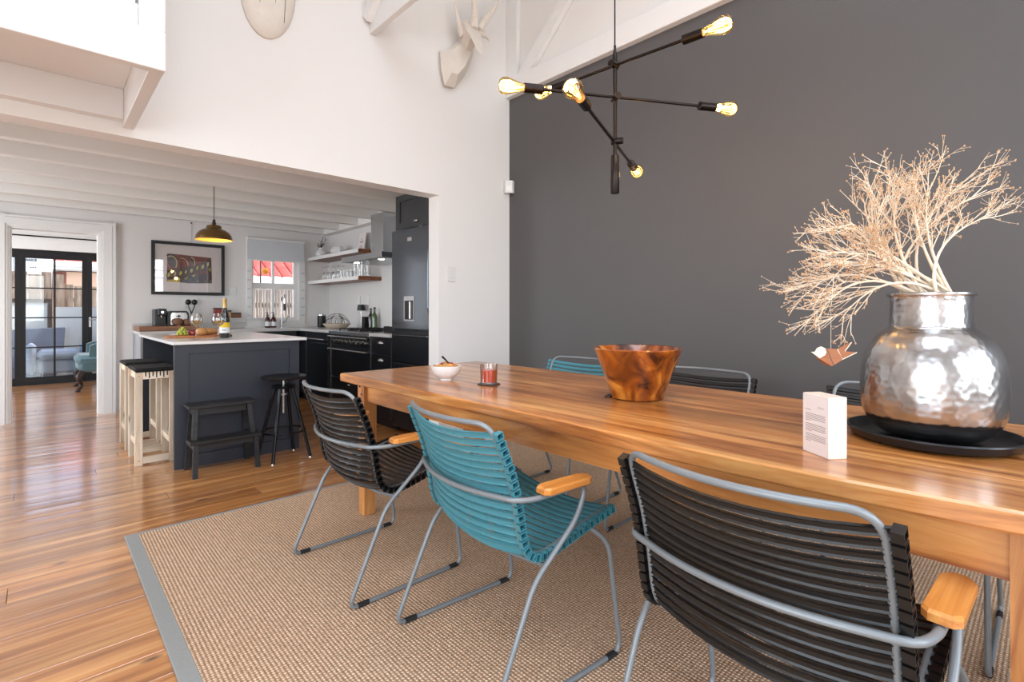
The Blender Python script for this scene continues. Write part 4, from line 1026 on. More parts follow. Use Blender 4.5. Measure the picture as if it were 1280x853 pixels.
# pendant lamp over the island
pc_ = aty(267.5, 300, 4.95)
t = thing('pendant_lamp', 'brass dome pendant lamp hanging above the island', 'pendant lamp', (pc_.x, pc_.y, 1.735))
MB().lathe([(.142, 0), (.1415, .010), (.134, .040), (.115, .068), (.088, .088), (.066, .094), (.060, .100), (.056, .122), (.040, .130), (.022, .134), (0, .134)], 48, cap=False).build('shade', 'brass', t, True)
MB().lathe([(.1405, .001), (.138, .012), (.130, .040), (.110, .066), (.080, .084), (.02, .092), (0, .092)], 48, cap=False).build('shade_lining', 'brass_in', t, True)
MB().lathe([(0, .134), (.016, .134), (.017, .150), (.011, .156), (.013, .170), (.006, .180), (0, .180)], 16).build('lamp_holder', 'bronze', t, True)
MB().tube([(0, 0, .18), (0, 0, 2.199-1.735)], .003, 6).build('cord', 'black_metal', t)
MB().ball((0, 0, .062), .022, .022, .028, 14, 10).build('bulb', glow('warm_bulb', (1, .72, .35, 1), 4), t, True)
ld = bpy.data.lights.new('pendant_light', 'POINT'); ld.energy = 1.3; ld.color = (1, .76, .42); ld.shadow_soft_size = .03
lo = bpy.data.objects.new('pendant_light', ld); COL.objects.link(lo); lo.parent = t; lo.location = (0, 0, .028)

# ------------------------------------------------------------------ back run of the kitchen
CF, CZ = 6.47, .905      # counter front, counter height
RXF = 2.40               # right run front
t = thing('end_panel', 'pale grey side panel closing the back counter', 'panel', (.765, 0, 0)); B(0, CF+.02, 0, .018, YK-.001, CZ-.0325).build('panel', 'panel_grey', t)
def cabinet(name, label, x0, x1, y0, y1, z1, face, doors=1, drawers=0, mat='cab', plinth=.1):
    """unit with body, doors or drawers; face '-y' or '-x'"""
    t = thing(name, label, 'cabinet', ((x0+x1)/2, (y0+y1)/2, 0)); cx, cy = (x0+x1)/2, (y0+y1)/2
    if face == '-y':
        B(x0-cx, y0-cy+.022, plinth, x1-cx, y1-cy, z1).build('body', mat, t); B(x0-cx, y0-cy+.06, 0, x1-cx, y0-cy+.08, plinth-.001).build('plinth', mat, t)
        n = doors; w_ = (x1-x0)/n
        for k in range(n):
            a, b = x0-cx+k*w_+.002, x0-cx+(k+1)*w_-.002; yf = y0-cy
            d = MB().box(a, yf, plinth+.004, a+.06, yf+.0215, z1-.004).box(b-.06, yf, plinth+.004, b, yf+.0215, z1-.004).box(a+.06, yf, z1-.064, b-.06, yf+.0215, z1-.004).box(a+.06, yf, plinth+.004, b-.06, yf+.0215, plinth+.064).box(a+.06, yf+.008, plinth+.064, b-.06, yf+.0215, z1-.064).build('door', mat, t)
            MB().lathe([(0, 0), (.006, 0), (.006, .012), (.014, .016), (.013, .024), (0, .026)], 12).xf(Matrix.Translation((b-.03, yf, z1-.1)) @ Matrix.Rotation(PI/2, 4, 'X')).build('knob', 'steel', d, True)
    else:
        B(x0-cx+.022, y0-cy, plinth, x1-cx, y1-cy, z1).build('body', mat, t); B(x0-cx+.06, y0-cy, 0, x0-cx+.08, y1-cy, plinth-.001).build('plinth', mat, t)
        xf = x0-cx; a, b = y0-cy+.002, y1-cy-.002
        zs = [plinth+.004] + ([plinth + (z1-plinth)*q for q in ((.40, .78) if drawers == 3 else (.5,) if drawers == 2 else ())]) + [z1-.002]
        for k in range(len(zs)-1):
            d = B(xf, a, zs[k], xf+.0215, b, zs[k+1]-.004, .002).build('drawer' if drawers else 'door', mat, t)
            zc = zs[k+1]-.06; hw = min(.045, (b-a)*.3); c = (a+b)/2
            # cup pull: quarter dome
            vs = []; fs = []; n = 10
            for j in range(4):
                ph = j/3*PI/2
                for i in range(n+1):
                    th = PI*i/n; vs.append((xf-.024*math.sin(ph)*math.sin(th)-.0005, c-hw*math.cos(th)*(1), zc+.026*math.cos(ph)*math.sin(th)))
            for j in range(3):
                for i in range(n): fs.append((j*(n+1)+i, j*(n+1)+i+1, (j+1)*(n+1)+i+1, (j+1)*(n+1)+i))
            MB().add(vs, fs).build('cup_pull', 'steel', d, True)
    return t
cabinet('base_cabinet', 'black base cabinet on the back wall beside the grey end panel', .79, 1.34, CF+.02, YK-.001, CZ-.0325, '-y', 1)
cabinet('base_cabinet', 'black base cabinet under the wall plug sockets', 1.345, 1.88, CF+.02, YK-.001, CZ-.0325, '-y', 1)
cabinet('base_cabinet', 'black base cabinet under the kitchen window', 1.885, RXF-.045, CF+.02, YK-.001, CZ-.0325, '-y', 1)
o = B(.755, CF, CZ-.032, RXF-.021, YK-.001, CZ, .002).build('worktop', 'counter'); tag(o, 'pale stone worktop along the back kitchen wall', 'worktop')
o = B(.755, YK-.018, CZ+.0005, 1.93, YK-.001, CZ+.075, .002).build('splashback', 'counter'); tag(o, 'low pale upstand behind the back worktop', 'splashback')
# wooden slab carrying the appliances
s0, s1 = aty(173, 410, 6.62), aty(248, 410, 6.62)
o = B(s0.x, 6.58, CZ+.0005, s1.x, 6.98, CZ+.052, .004).build('wooden_slab', 'slab'); tag(o, 'thick brown wooden slab under the toaster and coffee machine', 'slab')
SZ = CZ+.0525
c0, c1 = aty(194, 405, 6.70), aty(208.5, 405, 6.70)
t = thing('coffee_machine', 'black and grey pod coffee machine on the wooden slab', 'coffee machine', ((c0.x+c1.x)/2, 6.78, SZ)); hw = (c1.x-c0.x)/2
B(-hw, -.02, 0, hw, .14, .185, .006).build('body', 'grey_cab', t); B(-hw*.55, -.10, .115, hw*.95, -.0205, .19, .008).build('brew_head', 'black_plastic', t)
B(-hw*.55, -.0205, .002, hw*.95, -.0203, .114).build('back_plate', 'black_plastic', t); B(-hw*.55, -.10, 0, hw*.95, -.021, .022, .003).build('drip_tray', 'black_plastic', t)
MB().lathe([(0, .088), (.010, .088), (.013, .114), (0, .114)], 10, (hw*.2, -.06, 0)).build('spout', 'chrome', t, True); MB().lathe([(.010, 0), (.013, .003), (0, .003)], 12).xf(Matrix.Translation((hw*.2, -.1002, .15)) @ Matrix.Rotation(PI/2, 4, 'X')).build('button', 'chrome', t)
c0, c1 = aty(209.5, 405, 6.70), aty(236.5, 405, 6.70); hw = (c1.x-c0.x)/2
t = thing('toaster', 'black and chrome toaster on the wooden slab', 'toaster', ((c0.x+c1.x)/2, 6.80, SZ))
rp = [(-hw, 0), (hw, 0), (hw, .11), (hw*.93, .145), (hw*.75, .165), (-hw*.75, .165), (-hw*.93, .145), (-hw, .11)]
MB().prism(rp, -.10, .13, 1).build('shell', 'black_plastic', t)
rp2 = [(-hw*.72, .012), (hw*.82, .012), (hw*.82, .115), (hw*.7, .145), (-hw*.6, .145), (-hw*.72, .12)]
MB().prism(rp2, -.106, -.1002, 1).build('chrome_face', 'chrome', t); B(-.004, -.109, .03, .004, -.1062, .12).build('lever_slot', 'black_plastic', t); B(-.02, -.118, .10, .02, -.109, .112, .003).build('lever', 'black_plastic', t)
for xx in (-hw*.35, hw*.35): B(xx-.014, -.07, .1652, xx+.014, .10, .1662).build('toast_slot', 'steel', t)
for k, (px, hz_) in enumerate(((223.5, .085), (235.5, .075))):
    q = aty(px, 405, 6.63); o = MB().ball((0, 0, hz_/2), .052, .035, hz_/2, 14, 9).build('seeded_loaf', 'nut', loc=(q.x, 6.635, SZ), smooth=True); tag(o, 'small dark seeded loaf in front of the toaster on the slab', 'bread', 'seeded loaves on the wooden slab')
# wall socket with two plugs
p = aty(238.5, 379, YK)
t = plate('wall_socket', 'white double wall socket above the toaster holding two black plugs', 'socket', (p.x, YK, p.z), .14, .10, 'y', 1)
for k, dx in enumerate((-.033, .033)):
    g_ = thing('plug', 'black plug with cord in the double socket above the toaster', 'plug', (p.x+dx, YK-.0115, p.z+.01), 0, 'plugs in the double wall socket')
    MB().ball((0, -.022, 0), .030, .021, .034, 12, 8).build('plug_body', 'black_plastic', g_, True)
    MB().tube(fillet([(0, -.03, -.02), (-dx*.1, -.03, -.06), (-dx*.9, -.03, -.12), (-dx*.9-.004 + .006*k, -.028, -.155)], .03), .0055, 6).build('cord', 'black_plastic', g_, True)
# small ledge with spice jars and magazines
p0, p1 = aty(266, 398, YK), aty(300, 398, YK)
o = B(p0.x, YK-.09, p0.z-.012, p1.x, YK-.001, p0.z, .002).build('wall_ledge', 'trim'); tag(o, 'short white wall ledge behind the wine bottle', 'shelf')
ww = p1.x-p0.x
for k, (a, b, h_, m, lab) in enumerate(((.0, .28, .115, 'apple', 'dark red tin standing on the short white ledge'), (.62, .98, .055, 'nut', 'low brown basket box on the short white ledge'))):
    o = thing('storage_tin' if k == 0 else 'storage_box', lab, 'box', (p0.x+ww*a, YK-.08, p0.z+.0005)); B(0, 0, 0, ww*(b-a), .06, h_, .004).build('body', m, o); B(-.002, -.002, h_+.0002, ww*(b-a)+.002, .062, h_+.012, .003).build('lid', 'grey_cab', o)
for k in range(3):
    g_ = thing('spice_jar', 'glass spice jar with grey lid standing on the short white ledge', 'jar', (p0.x+ww*(.37+.10*k), YK-.05, p0.z+.0005), 0, 'spice jars on the short white ledge')
    MB().lathe([(0, 0), (.022, 0), (.023, .004), (.023, .07), (.018, .078), (0, .078)], 14).build('jar', 'bottle_green' if k == 1 else 'granola', g_, True); MB().lathe([(0, .0785), (.020, .0785), (.020, .098), (0, .098)], 14).build('lid', 'grey_cab', g_, True)
# picture on a rail wire
px0, px1, pz0, pz1 = .932, 1.682, 1.312, 1.936
t = thing('framed_picture', 'black framed abstract print in red, brown and yellow', 'picture', ((px0+px1)/2, YK-.002, pz0)); hw = (px1-px0)/2; hh = pz1-pz0
for a in ((-hw, 0, -hw+.035, hh), (hw-.035, 0, hw, hh), (-hw+.035, 0, hw-.035, .035), (-hw+.035, hh-.035, hw-.035, hh)): B(a[0], -.032, a[1], a[2], 0, a[3], .002).build('frame_bar', 'black_wood', t)
B(-hw+.0352, -.012, .0352, hw-.0352, -.004, hh-.0352).build('mount', 'paper', t)
B(-hw+.0352, -.020, .0352, hw-.0352, -.0175, hh-.0352).build('glass', 'pic_glass', t)
def pq(px, py): q = aty(px, py, YK); return (q.x-(px0+px1)/2, q.z-pz0)
zm = lambda x, y: pq(185+x*105/995.0, 290+y*90/853.0)
AY0 = -.0125
def art(poly, name, mat, lv=0): return MB().prism([zm(*q) for q in poly], AY0-.0003-lv*.0004, AY0-lv*.0004, 1).build(name, mat, t)
M['art_red'] = plain('print_brick_red', C(134, 62, 48), .6, var=.15, vs=30); M['art_dark'] = plain('print_dark', C(62, 52, 54), .6, var=.2, vs=30); M['art_grey'] = plain('print_slate', C(92, 92, 100), .6, var=.15, vs=30)
M['art_brown'] = plain('print_brown', C(104, 70, 54), .6, var=.15, vs=30); M['art_yellow'] = plain('print_yellow', C(214, 190, 60), .6, var=.12, vs=30); M['art_cream'] = plain('print_cream', C(214, 192, 140), .6)
art([(225, 255), (745, 310), (755, 610), (480, 610), (220, 585)], 'print_ground', 'art_red')
art([(225, 450), (545, 400), (745, 315), (748, 420), (520, 510), (222, 585)], 'print_band', 'art_brown', 1)
art([(225, 575), (380, 550), (370, 598), (230, 590)], 'print_patch', 'art_yellow', 2); art([(385, 548), (590, 490), (590, 612), (385, 600)], 'print_patch', 'art_grey', 1)
art([(600, 485), (750, 425), (752, 608), (595, 610)], 'print_patch', 'art_dark', 1); art([(420, 550), (470, 530), (455, 575)], 'print_patch', 'art_yellow', 3); art([(510, 520), (560, 500), (535, 545)], 'print_patch', 'art_cream', 3); art([(710, 445), (742, 425), (738, 475)], 'print_patch', 'art_yellow', 3)
def arcp(cx, cy, rx, ry, a0, a1, wd, mat, lv, rot=0):
    n = 12; o1 = []; o2 = []
    for k in range(n+1):
        a = a0+(a1-a0)*k/n
        for s_3, L in ((1, o1), (1-wd, o2)):
            x, y = rx*s_3*math.cos(a), ry*s_3*math.sin(a); L.append((cx+x*math.cos(rot)-y*math.sin(rot), cy+x*math.sin(rot)+y*math.cos(rot)))
    mb = MB()
    for k in range(n): 
        q = [zm(*c) for c in (o1[k], o1[k+1], o2[k+1], o2[k])]
        mb.add([(a, AY0-lv*.0004-.0003, b) for a, b in q], [(0,1,2,3)])
    return mb.build('print_arc', mat, t)
def disc(cx, cy, rx, ry, mat, lv, rot=0): return art([(cx+rx*math.cos(2*PI*k/14)*math.cos(rot)-ry*math.sin(2*PI*k/14)*math.sin(rot), cy+rx*math.cos(2*PI*k/14)*math.sin(rot)+ry*math.sin(2*PI*k/14)*math.cos(rot)) for k in range(14)], 'print_oval', mat, lv)
disc(285, 360, 45, 75, 'art_grey', 1, -.35); arcp(270, 370, 75, 90, -1.9, .9, .16, 'art_cream', 3, -.2); arcp(265, 375, 98, 112, -1.9, .75, .12, 'art_dark', 2, -.2)
arcp(390, 395, 85, 85, -1.7, .1, .10, 'art_cream', 2); arcp(445, 385, 80, 80, -1.5, .2, .18, 'art_grey', 2); arcp(500, 370, 55, 75, -1.5, .5, .2, 'art_cream', 2); arcp(510, 370, 40, 80, -1.6, .3, .5, 'art_dark', 1)
for k, (x, y) in enumerate(((245, 510), (318, 500), (385, 490), (445, 475), (512, 460), (580, 430), (645, 415), (708, 385))): disc(x, y, 30, 42, 'art_dark', 2, .2); disc(x, y, 12 if k % 2 else 16, 28, 'art_yellow' if k in (0, 2, 5) else 'art_cream', 3, .25)
for x, y, r in ((430, 575, 36), (505, 565, 40), (660, 530, 60), (715, 560, 30)): arcp(x, y, r, r*1.1, -2.6, .6, .35, 'art_red' if r > 50 else 'art_dark', 3)
for x in (590, 672, 742): art([(x-8, 595), (x+8, 592), (x+2, 575)], 'print_fleck', 'art_cream', 3)
w0 = pq(239, 279); MB().tube([(w0[0], -.004, hh), (w0[0], -.004, w0[1])], .0016, 5).build('hanging_wire', 'steel', t); MB().ball((w0[0], -.006, w0[1]), .009, .006, .009, 8, 6).build('wire_hook', 'black_metal', t, True)
plate('wall_switch', 'pale wall switch plate right of the framed picture', 'switch', tuple(aty(291, 364, YK)), .075, .11, 'y', 1)

# soap bottles and tap below the window
for k, px in enumerate((334.5, 342)):
    p = aty(px, 406, YK-.16); g_ = thing('soap_bottle', 'brown pump soap bottle with white label below the window', 'bottle', (p.x, p.y, CZ+.0005), 0, 'soap bottles below the kitchen window')
    MB().lathe([(0, 0), (.032, 0), (.034, .004), (.034, .105), (.026, .125), (.013, .138), (.013, .152)], 20).build('bottle', 'bottle_brown', g_, True); MB().lathe([(.0345, .02), (.0345, .075)], 20).build('paper_label', 'label', g_, True)
    MB().lathe([(0, .1525), (.014, .1525), (.014, .165), (.005, .168), (.005, .192), (0, .192)], 12).box(-.03, -.005, .188, .008, .005, .196).build('pump', 'black_plastic', g_, True)
p = aty(352, 406, YK-.12)
t = thing('kitchen_tap', 'tall chrome kitchen mixer tap in front of the window', 'tap', (p.x, p.y, CZ+.0005))
MB().lathe([(0, 0), (.028, 0), (.028, .008), (.020, .012), (.020, .09), (0, .09)], 20).build('base', 'chrome', t, True)
MB().tube(fillet([(0, 0, .09), (0, 0, .42), (-.03, -.20, .42), (-.03, -.20, .31)], .09, 8), .012, 10).build('spout', 'chrome', t, True); MB().tube([(-.03, -.20, .31), (-.03, -.20, .22)], .017, 10).build('spray_head', 'black_plastic', t, True)
MB().tube([(.02, 0, .06), (.055, 0, .075), (.085, 0, .15)], [.010, .007, .006], 8).build('lever', 'chrome', t, True)

# ------------------------------------------------------------------ right run: dishwasher, range, drawers, fridge
XW = XR-.001
cabinet('corner_cabinet', 'black corner filler cabinet between dishwasher and window run', RXF, XW, 6.285, YK-.001, CZ-.0325, '-x', 1)
t = thing('dishwasher', 'black dishwasher with long steel handle', 'dishwasher', (RXF, 5.64, 0))
B(.022, 0, .06, .58, .64, CZ-.034).build('body', 'cab', t); B(0, .004, .1, .0215, .636, .745, .004).build('door', 'cab', t); B(.002, .004, .75, .0215, .636, CZ-.036, .003).build('control_panel', 'cab', t)
MB().tube([(-.03, .05, .79), (-.03, .59, .79)], .009, 8).tube([(-.03, .06, .79), (.0, .06, .79)], .006, 6).tube([(-.03, .58, .79), (.0, .58, .79)], .006, 6).build('handle', 'steel', t, True)
B(-.004, .0, .06, .02, .003, CZ-.036).build('edge_strip', 'steel', t); B(.05, .0, 0, .07, .64, .059).build('plinth', 'cab', t)
o = B(RXF-.02, 5.585, CZ-.032, XW, YK-.001, CZ, .002).build('worktop', 'counter'); tag(o, 'pale stone worktop over the dishwasher', 'worktop')
RY0_, RY1_ = 4.62, 5.58
t = thing('range_cooker', 'wide black range cooker with steel trim and knobs', 'cooker', (RXF, RY0_, 0)); LW = RY1_-RY0_
B(.022, .002, .08, .60, LW-.002, CZ-.014).build('body', 'cab', t); B(-.022, .0, CZ-.042, .60, LW, CZ-.002, .004).build('hob_top', 'steel', t)
B(-.002, .01, .755, .0215, LW-.01, CZ-.05, .003).build('control_panel', 'black_plastic', t); B(0, .012, .40, .0215, LW-.012, .745, .003).build('oven_door', 'cab', t); B(0, .012, .10, .0215, LW-.012, .392, .003).build('storage_drawer', 'cab', t)
for z, nm in ((.705, 'door_rail'), (.842, 'towel_rail')):
    MB().tube([(-.04, .03, z), (-.04, LW-.03, z)], .010, 8).tube([(-.04, .05, z), (0, .05, z)], .007, 6).tube([(-.04, LW-.05, z), (0, LW-.05, z)], .007, 6).build(nm, 'steel', t, True)
for k in range(8):
    yy = .12 + k*(LW-.24)/7; MB().lathe([(0, 0), (.022, 0), (.020, .022), (.010, .024), (0, .024)], 14).xf(Matrix.Translation((-.002, yy, .795)) @ Matrix.Rotation(-PI/2, 4, 'Y')).build('knob', 'chrome', t, True)
vs = []; MB().ball((-.008, LW/2, .335), .012, .045, .012, 10, 6).build('drawer_pull', 'steel', t, True)
for k in range(3):
    yy = .07 + k*(LW-.14)/3; g_ = MB()
    for q in (0, .5, 1): g_.box(.06, yy+.012+q*.22, CZ+.012, .52, yy+.022+q*.22, CZ+.022)
    for q in (.08, .28, .50): g_.box(q, yy+.012, CZ+.012, q+.01, yy+.242, CZ+.0219)
    for q in (.06, .51):
        for yq in (yy+.012, yy+.232): g_.box(q, yq, CZ-.0015, q+.01, yq+.01, CZ+.012)
    g_.build('pan_support', 'black_metal', t)
    for q in (.18, .40): MB().lathe([(0, CZ-.0015), (.045, CZ-.0015), (.045, CZ+.006), (.03, CZ+.01), (0, CZ+.01)], 16, (q, yy+.125, 0)).build('burner', 'black_metal', t, True)
for yy in (.0, LW-.012): B(-.006, yy, .08, .02, yy+.011, CZ-.043).build('side_strip', 'steel', t)
B(.05, .002, 0, .07, LW-.002, .079).build('plinth', 'cab', t)
cabinet('drawer_unit', 'black drawer unit with steel cup pulls between range and fridge', RXF, XW, 4.225, 4.615, CZ-.0325, '-x', 1, 3)
o = B(RXF-.02, 4.222, CZ-.032, XW, 4.617, CZ, .002).build('worktop', 'counter'); tag(o, 'short pale worktop between range cooker and fridge', 'worktop')
FY0, FY1, FZ = 3.47, 4.212, 1.862
t = thing('fridge', 'tall dark stainless fridge freezer with water dispenser', 'fridge', (RXF, FY0, 0)); LF = FY1-FY0
B(.03, 0, .05, XW-RXF-.01, LF, FZ-.004).build('body', 'dark_steel', t)
B(-.005, .002, .955, .0295, LF-.002, FZ, .008).build('door', 'dark_steel', t); B(-.005, .002, .655, .0295, LF-.002, .948, .008).build('freezer_drawer', 'cab', t); B(-.005, .002, .06, .0295, LF-.002, .648, .008).build('freezer_drawer', 'cab', t)  # black drawers: the dark island's reflection is put into their colour
dz0, dz1, dy0, dy1 = 1.035, 1.255, 3.815-FY0, 3.985-FY0
mb = MB().box(-.010, dy0, dz0, -.0055, dy1, dz0+.012).box(-.010, dy0, dz1-.04, -.0055, dy1, dz1).box(-.010, dy0, dz0+.012, -.0055, dy0+.012, dz1-.04).box(-.010, dy1-.012, dz0+.012, -.0055, dy1, dz1-.04)
dp = mb.build('dispenser_frame', 'steel', t); B(-.0075, dy0+.012, dz0+.012, -.0055, dy1-.012, dz1-.04).build('dispenser_recess', 'black_plastic', dp); B(-.016, dy0+.05, dz0+.02, -.008, dy0+.075, dz1-.05).build('dispenser_paddle', 'chrome', dp)
MB().tube(fillet([(-.006, .055, 1.05), (-.055, .055, 1.12), (-.055, .055, 1.66), (-.006, .055, 1.73)], .05), .011, 10).build('door_handle', 'dark_steel', t, True)
for z in (.905, .60):
    MB().tube(fillet([(-.006, .1, z), (-.045, .12, z), (-.045, LF-.12, z), (-.006, LF-.1, z)], .03), .009, 8).build('drawer_handle', 'dark_steel', t, True)
bp2 = atx(512, 299, RXF-.006); B(-.008, bp2.y-FY0-.035, bp2.z-.018, -.0055, bp2.y-FY0+.035, bp2.z+.018, .001).build('badge', 'chrome', t)
t = thing('wall_cupboard', 'charcoal panelled cupboard above the fridge', 'cupboard', (RXF, FY0, 0)); zb2, zt2 = FZ+.012, 2.19
B(.06, 0, zb2, XW-RXF-.01, LF-.005, zt2).build('body', 'grey_cab', t)
a, b = .002, LF-.007
d = MB().box(.036, a, zb2, .0595, a+.07, zt2).box(.036, b-.07, zb2, .0595, b, zt2).box(.036, a+.07, zb2, .0595, b-.07, zb2+.06).box(.036, a+.07, zt2-.06, .0595, b-.07, zt2).box(.046, a+.07, zb2+.06, .0595, b-.07, zt2-.06).build('door', 'grey_cab', t)
p = atx(521, 276, RXF+.036); MB().ball((.030, p.y-FY0, p.z), .018, .042, .014, 12, 6).build('cup_pull', 'steel', d, True)
# cooker hood
t = thing('cooker_hood', 'steel chimney cooker hood above the range', 'cooker hood', (0, 0, 0))
h0 = 1.665; B(2.50, 4.60, h0, XW, 5.52, h0+.06, .003).build('canopy', 'steel', t)
B(2.70, 4.93, h0+.0605, XW, 5.20, 2.19, .002).build('chimney', 'steel', t); B(2.54, 4.64, h0-.003, XW-.04, 5.48, h0-.0002).build('filter', 'dark_steel', t)
for yy in (4.78, 5.34): MB().lathe([(0, h0-.0062), (.03, h0-.0062), (.03, h0-.0032), (0, h0-.0032)], 16, (2.60, yy, 0)).build('hood_light', 'down', t)
# floating shelves
SH1, SH2 = 1.857, 1.535
for z, lab in ((SH1, 'upper floating wood shelf on the right kitchen wall'), (SH2, 'lower floating wood shelf holding drinking glasses')):
    t = thing('floating_shelf', lab, 'shelf', (0, 0, z)); B(2.73, 5.565, -.045, XW, YK-.001, 0, .002).build('plank', 'shelf_wood', t); B(2.722, 5.566, -.044, 2.7298, YK-.002, -.001).build('pale_edge', 'trim', t)
p = atx(401, 317, 2.86)
t = thing('bud_vase', 'small white round vase with dark twigs on the upper shelf', 'vase', (2.86, p.y, SH1+.0005))
MB().lathe([(0, 0), (.045, 0), (.068, .03), (.072, .06), (.06, .09), (.03, .108), (.026, .125), (.034, .142), (.030, .142), (.022, .12), (0, .11)], 24).build('body', 'ceramic', t, True)
R = random.Random(21)
for k in range(9):
    an = -PI+PI*k/8; x_ = .30*math.cos(an); tw = MB(); e = Vector((R.uniform(-.05, .05), -x_*R.uniform(.8, 1.1), .19+.15*abs(math.sin(an))*R.uniform(.5, 1.0)))
    pts = bez(Vector((0, 0, .12)), Vector((0, e.y*.25, .2)), e, 6); tw.tube(pts, [.0035-.0004*q for q in range(7)], 5)
    for q in range(4):
        i = R.randint(2, 5); tw.tube([pts[i], pts[i]+Vector((R.uniform(-.03, .03), R.uniform(-.07, .07), R.uniform(-.01, .05)))], [.0018, .001], 4)
    tw.build('twig', 'bronze', t, True)
p = atx(423, 313, 2.86); t = thing('shell_ornament', 'white faceted ornament on the upper shelf beside the twig vase', 'ornament', (2.86, p.y, SH1+.0005))
MB().lathe([(0, 0), (.07, 0), (.095, .03), (.10, .06), (.08, .095), (.04, .112), (0, .11)], 7).build('body', 'ceramic', t)
p = atx(449, 305, 2.93); t = thing('print_card', 'small white printed card leaning on the upper shelf', 'card', (2.93, p.y-.03, SH1+.0005))
B(0, -.085, 0, .012, .085, .245, .001).xf(Matrix.Rotation(math.radians(8), 4, 'Y')).build('card', 'paper', t)
for k, (z, w_) in enumerate(((.165, .03), (.13, .05), (.115, .035), (.075, .05), (.06, .04), (.045, .045))): B(-.0012, -w_, z, -.0002, w_, z+.006+.006*(k == 1)).xf(Matrix.Rotation(math.radians(8), 4, 'Y')).build('print_line', 'ink', t)
def stemglass(x, y, i):
    t = thing('stem_glass', 'upturned stemmed wine glass near the window on the lower shelf', 'glass', (x, y, SH2+.0005), 0, 'stem glasses on the lower shelf')
    MB().lathe([(.028, 0), (.036, .05), (.030, .085), (.006, .10), (.0045, .165), (.03, .172), (.032, .175), (0, .176)], 14).build('glass', 'glass', t, True)
for i in range(7): stemglass(2.80+.1*(i % 2), 6.72-.075*i, i)
for i in range(8):
    o = MB().lathe([(0, 0), (.030, 0), (.034, .095), (.032, .095), (.028, .005), (0, .005)], 14).build('tumbler', 'glass', loc=(2.80+.10*(i % 2), 6.16-.045*i, SH2+.0005), smooth=True); tag(o, 'clear tumbler standing mid shelf on the lower shelf', 'glass', 'tumblers on the lower shelf')
for i in range(5):
    o = MB().lathe([(0, 0), (.022, 0), (.026, .15), (.024, .15), (.021, .006), (0, .006)], 14).build('tall_glass', 'glass', loc=(2.80+.10*(i % 2), 5.79-.045*i, SH2+.0005), smooth=True); tag(o, 'tall clear glass near the cut end of the lower shelf', 'glass', 'tall glasses on the lower shelf')
# on the right worktop
def rz(px, x): q = atx(px, 400, x); return q.y
y_ = rz(402, 2.72); o = thing('canister', 'tall black cylindrical canister on the corner of the worktop', 'canister', (2.72, y_, CZ+.0005))
MB().lathe([(0, 0), (.052, 0), (.053, .003), (.053, .150), (0, .152)], 24).build('body', 'black_plastic', o, True); MB().lathe([(0, .1525), (.054, .1525), (.054, .170), (.05, .174), (0, .174)], 24).build('lid', 'steel', o, True)
y_ = rz(421, 2.66); t = thing('wire_basket', 'pale wicker basket with arched wire handles on the worktop', 'basket', (2.66, y_, CZ+.0005))
MB().lathe([(0, 0), (.09, 0), (.12, .012), (.155, .045), (.165, .062), (.158, .064), (.115, .02), (0, .012)], 30).build('basket', 'wicker', t, True)
for k in range(6):
    a = k*PI/6+.2; MB().tube([(.155*math.cos(u)*math.cos(a), .155*math.cos(u)*math.sin(a), .062+.125*math.sin(u)*(.75+.25*math.sin(k*2.1))) for u in [PI*j/14 for j in range(15)]], .003, 5).build('wire', 'black_metal', t, True)
y_ = rz(451.5, 2.95); t = thing('table_lamp', 'small black shaded table lamp on the worktop beside the range', 'lamp', (2.95, y_, CZ+.0005))
MB().lathe([(0, 0), (.045, 0), (.045, .008), (.008, .012), (.006, .02), (.006, .235), (0, .235)], 20).build('stand', 'steel', t, True); MB().lathe([(.052, .22), (.042, .295), (.040, .295), (.050, .22)], 24, close=True).build('shade', 'black_plastic', t, True)
y_ = rz(457.6, 2.95); t = thing('speaker', 'narrow black speaker between lamp and bottles', 'speaker', (2.95, y_, CZ+.0005)); B(-.04, -.035, 0, .04, .035, .145, .004).build('box', 'black_plastic', t); MB().lathe([(0, 0), (.026, 0), (.026, .002), (0, .003)], 16).xf(Matrix.Translation((0, -.0352, .07)) @ Matrix.Rotation(PI/2, 4, 'X')).build('cone', 'rubber', t)
for px, x_, m, h_, lab in ((463.5, 2.985, 'bottle_dark', .24, 'dark oil bottle behind the green bottle by the range'), (468.2, 2.965, 'bottle_green', .25, 'green glass oil bottle on the worktop by the range')):
    t = thing('oil_bottle', lab, 'bottle', (x_, rz(px, x_), CZ+.0005)); r = .034
    MB().lathe([(0, 0), (r, 0), (r, h_*.58), (r*.8, h_*.68), (r*.36, h_*.78), (r*.34, h_*.96), (0, h_*.96)], 20).build('bottle', m, t, True); MB().lathe([(0, h_*.9605), (r*.4, h_*.9605), (r*.4, h_*1.04), (0, h_*1.04)], 12).build('stopper', 'black_plastic', t, True)
t = thing('storage_caddy', 'low black caddy with a white card beside the fridge', 'caddy', (2.62, 4.42, CZ+.0005))
mb = MB().box(-.12, -.13, 0, .12, .13, .008).box(-.12, -.13, .008, -.112, .13, .065).box(.112, -.13, .008, .12, .13, .065).box(-.112, -.13, .008, .112, -.122, .065).box(-.112, .122, .008, .112, .13, .065); mb.build('tray', 'black_plastic', t); B(-.10, -.05, .009, -.09, .05, .075).build('card', 'label', t)
for px, py, lab in ((448.5, 378, 'tall white wall socket plate behind the lamp'), (460, 375, 'white wall socket plate above the bottles')):
    p = atx(px, py, XR); plate('wall_socket', lab, 'socket', (XR, p.y, p.z), .09, .17 if px < 450 else .13, 'x', 2)

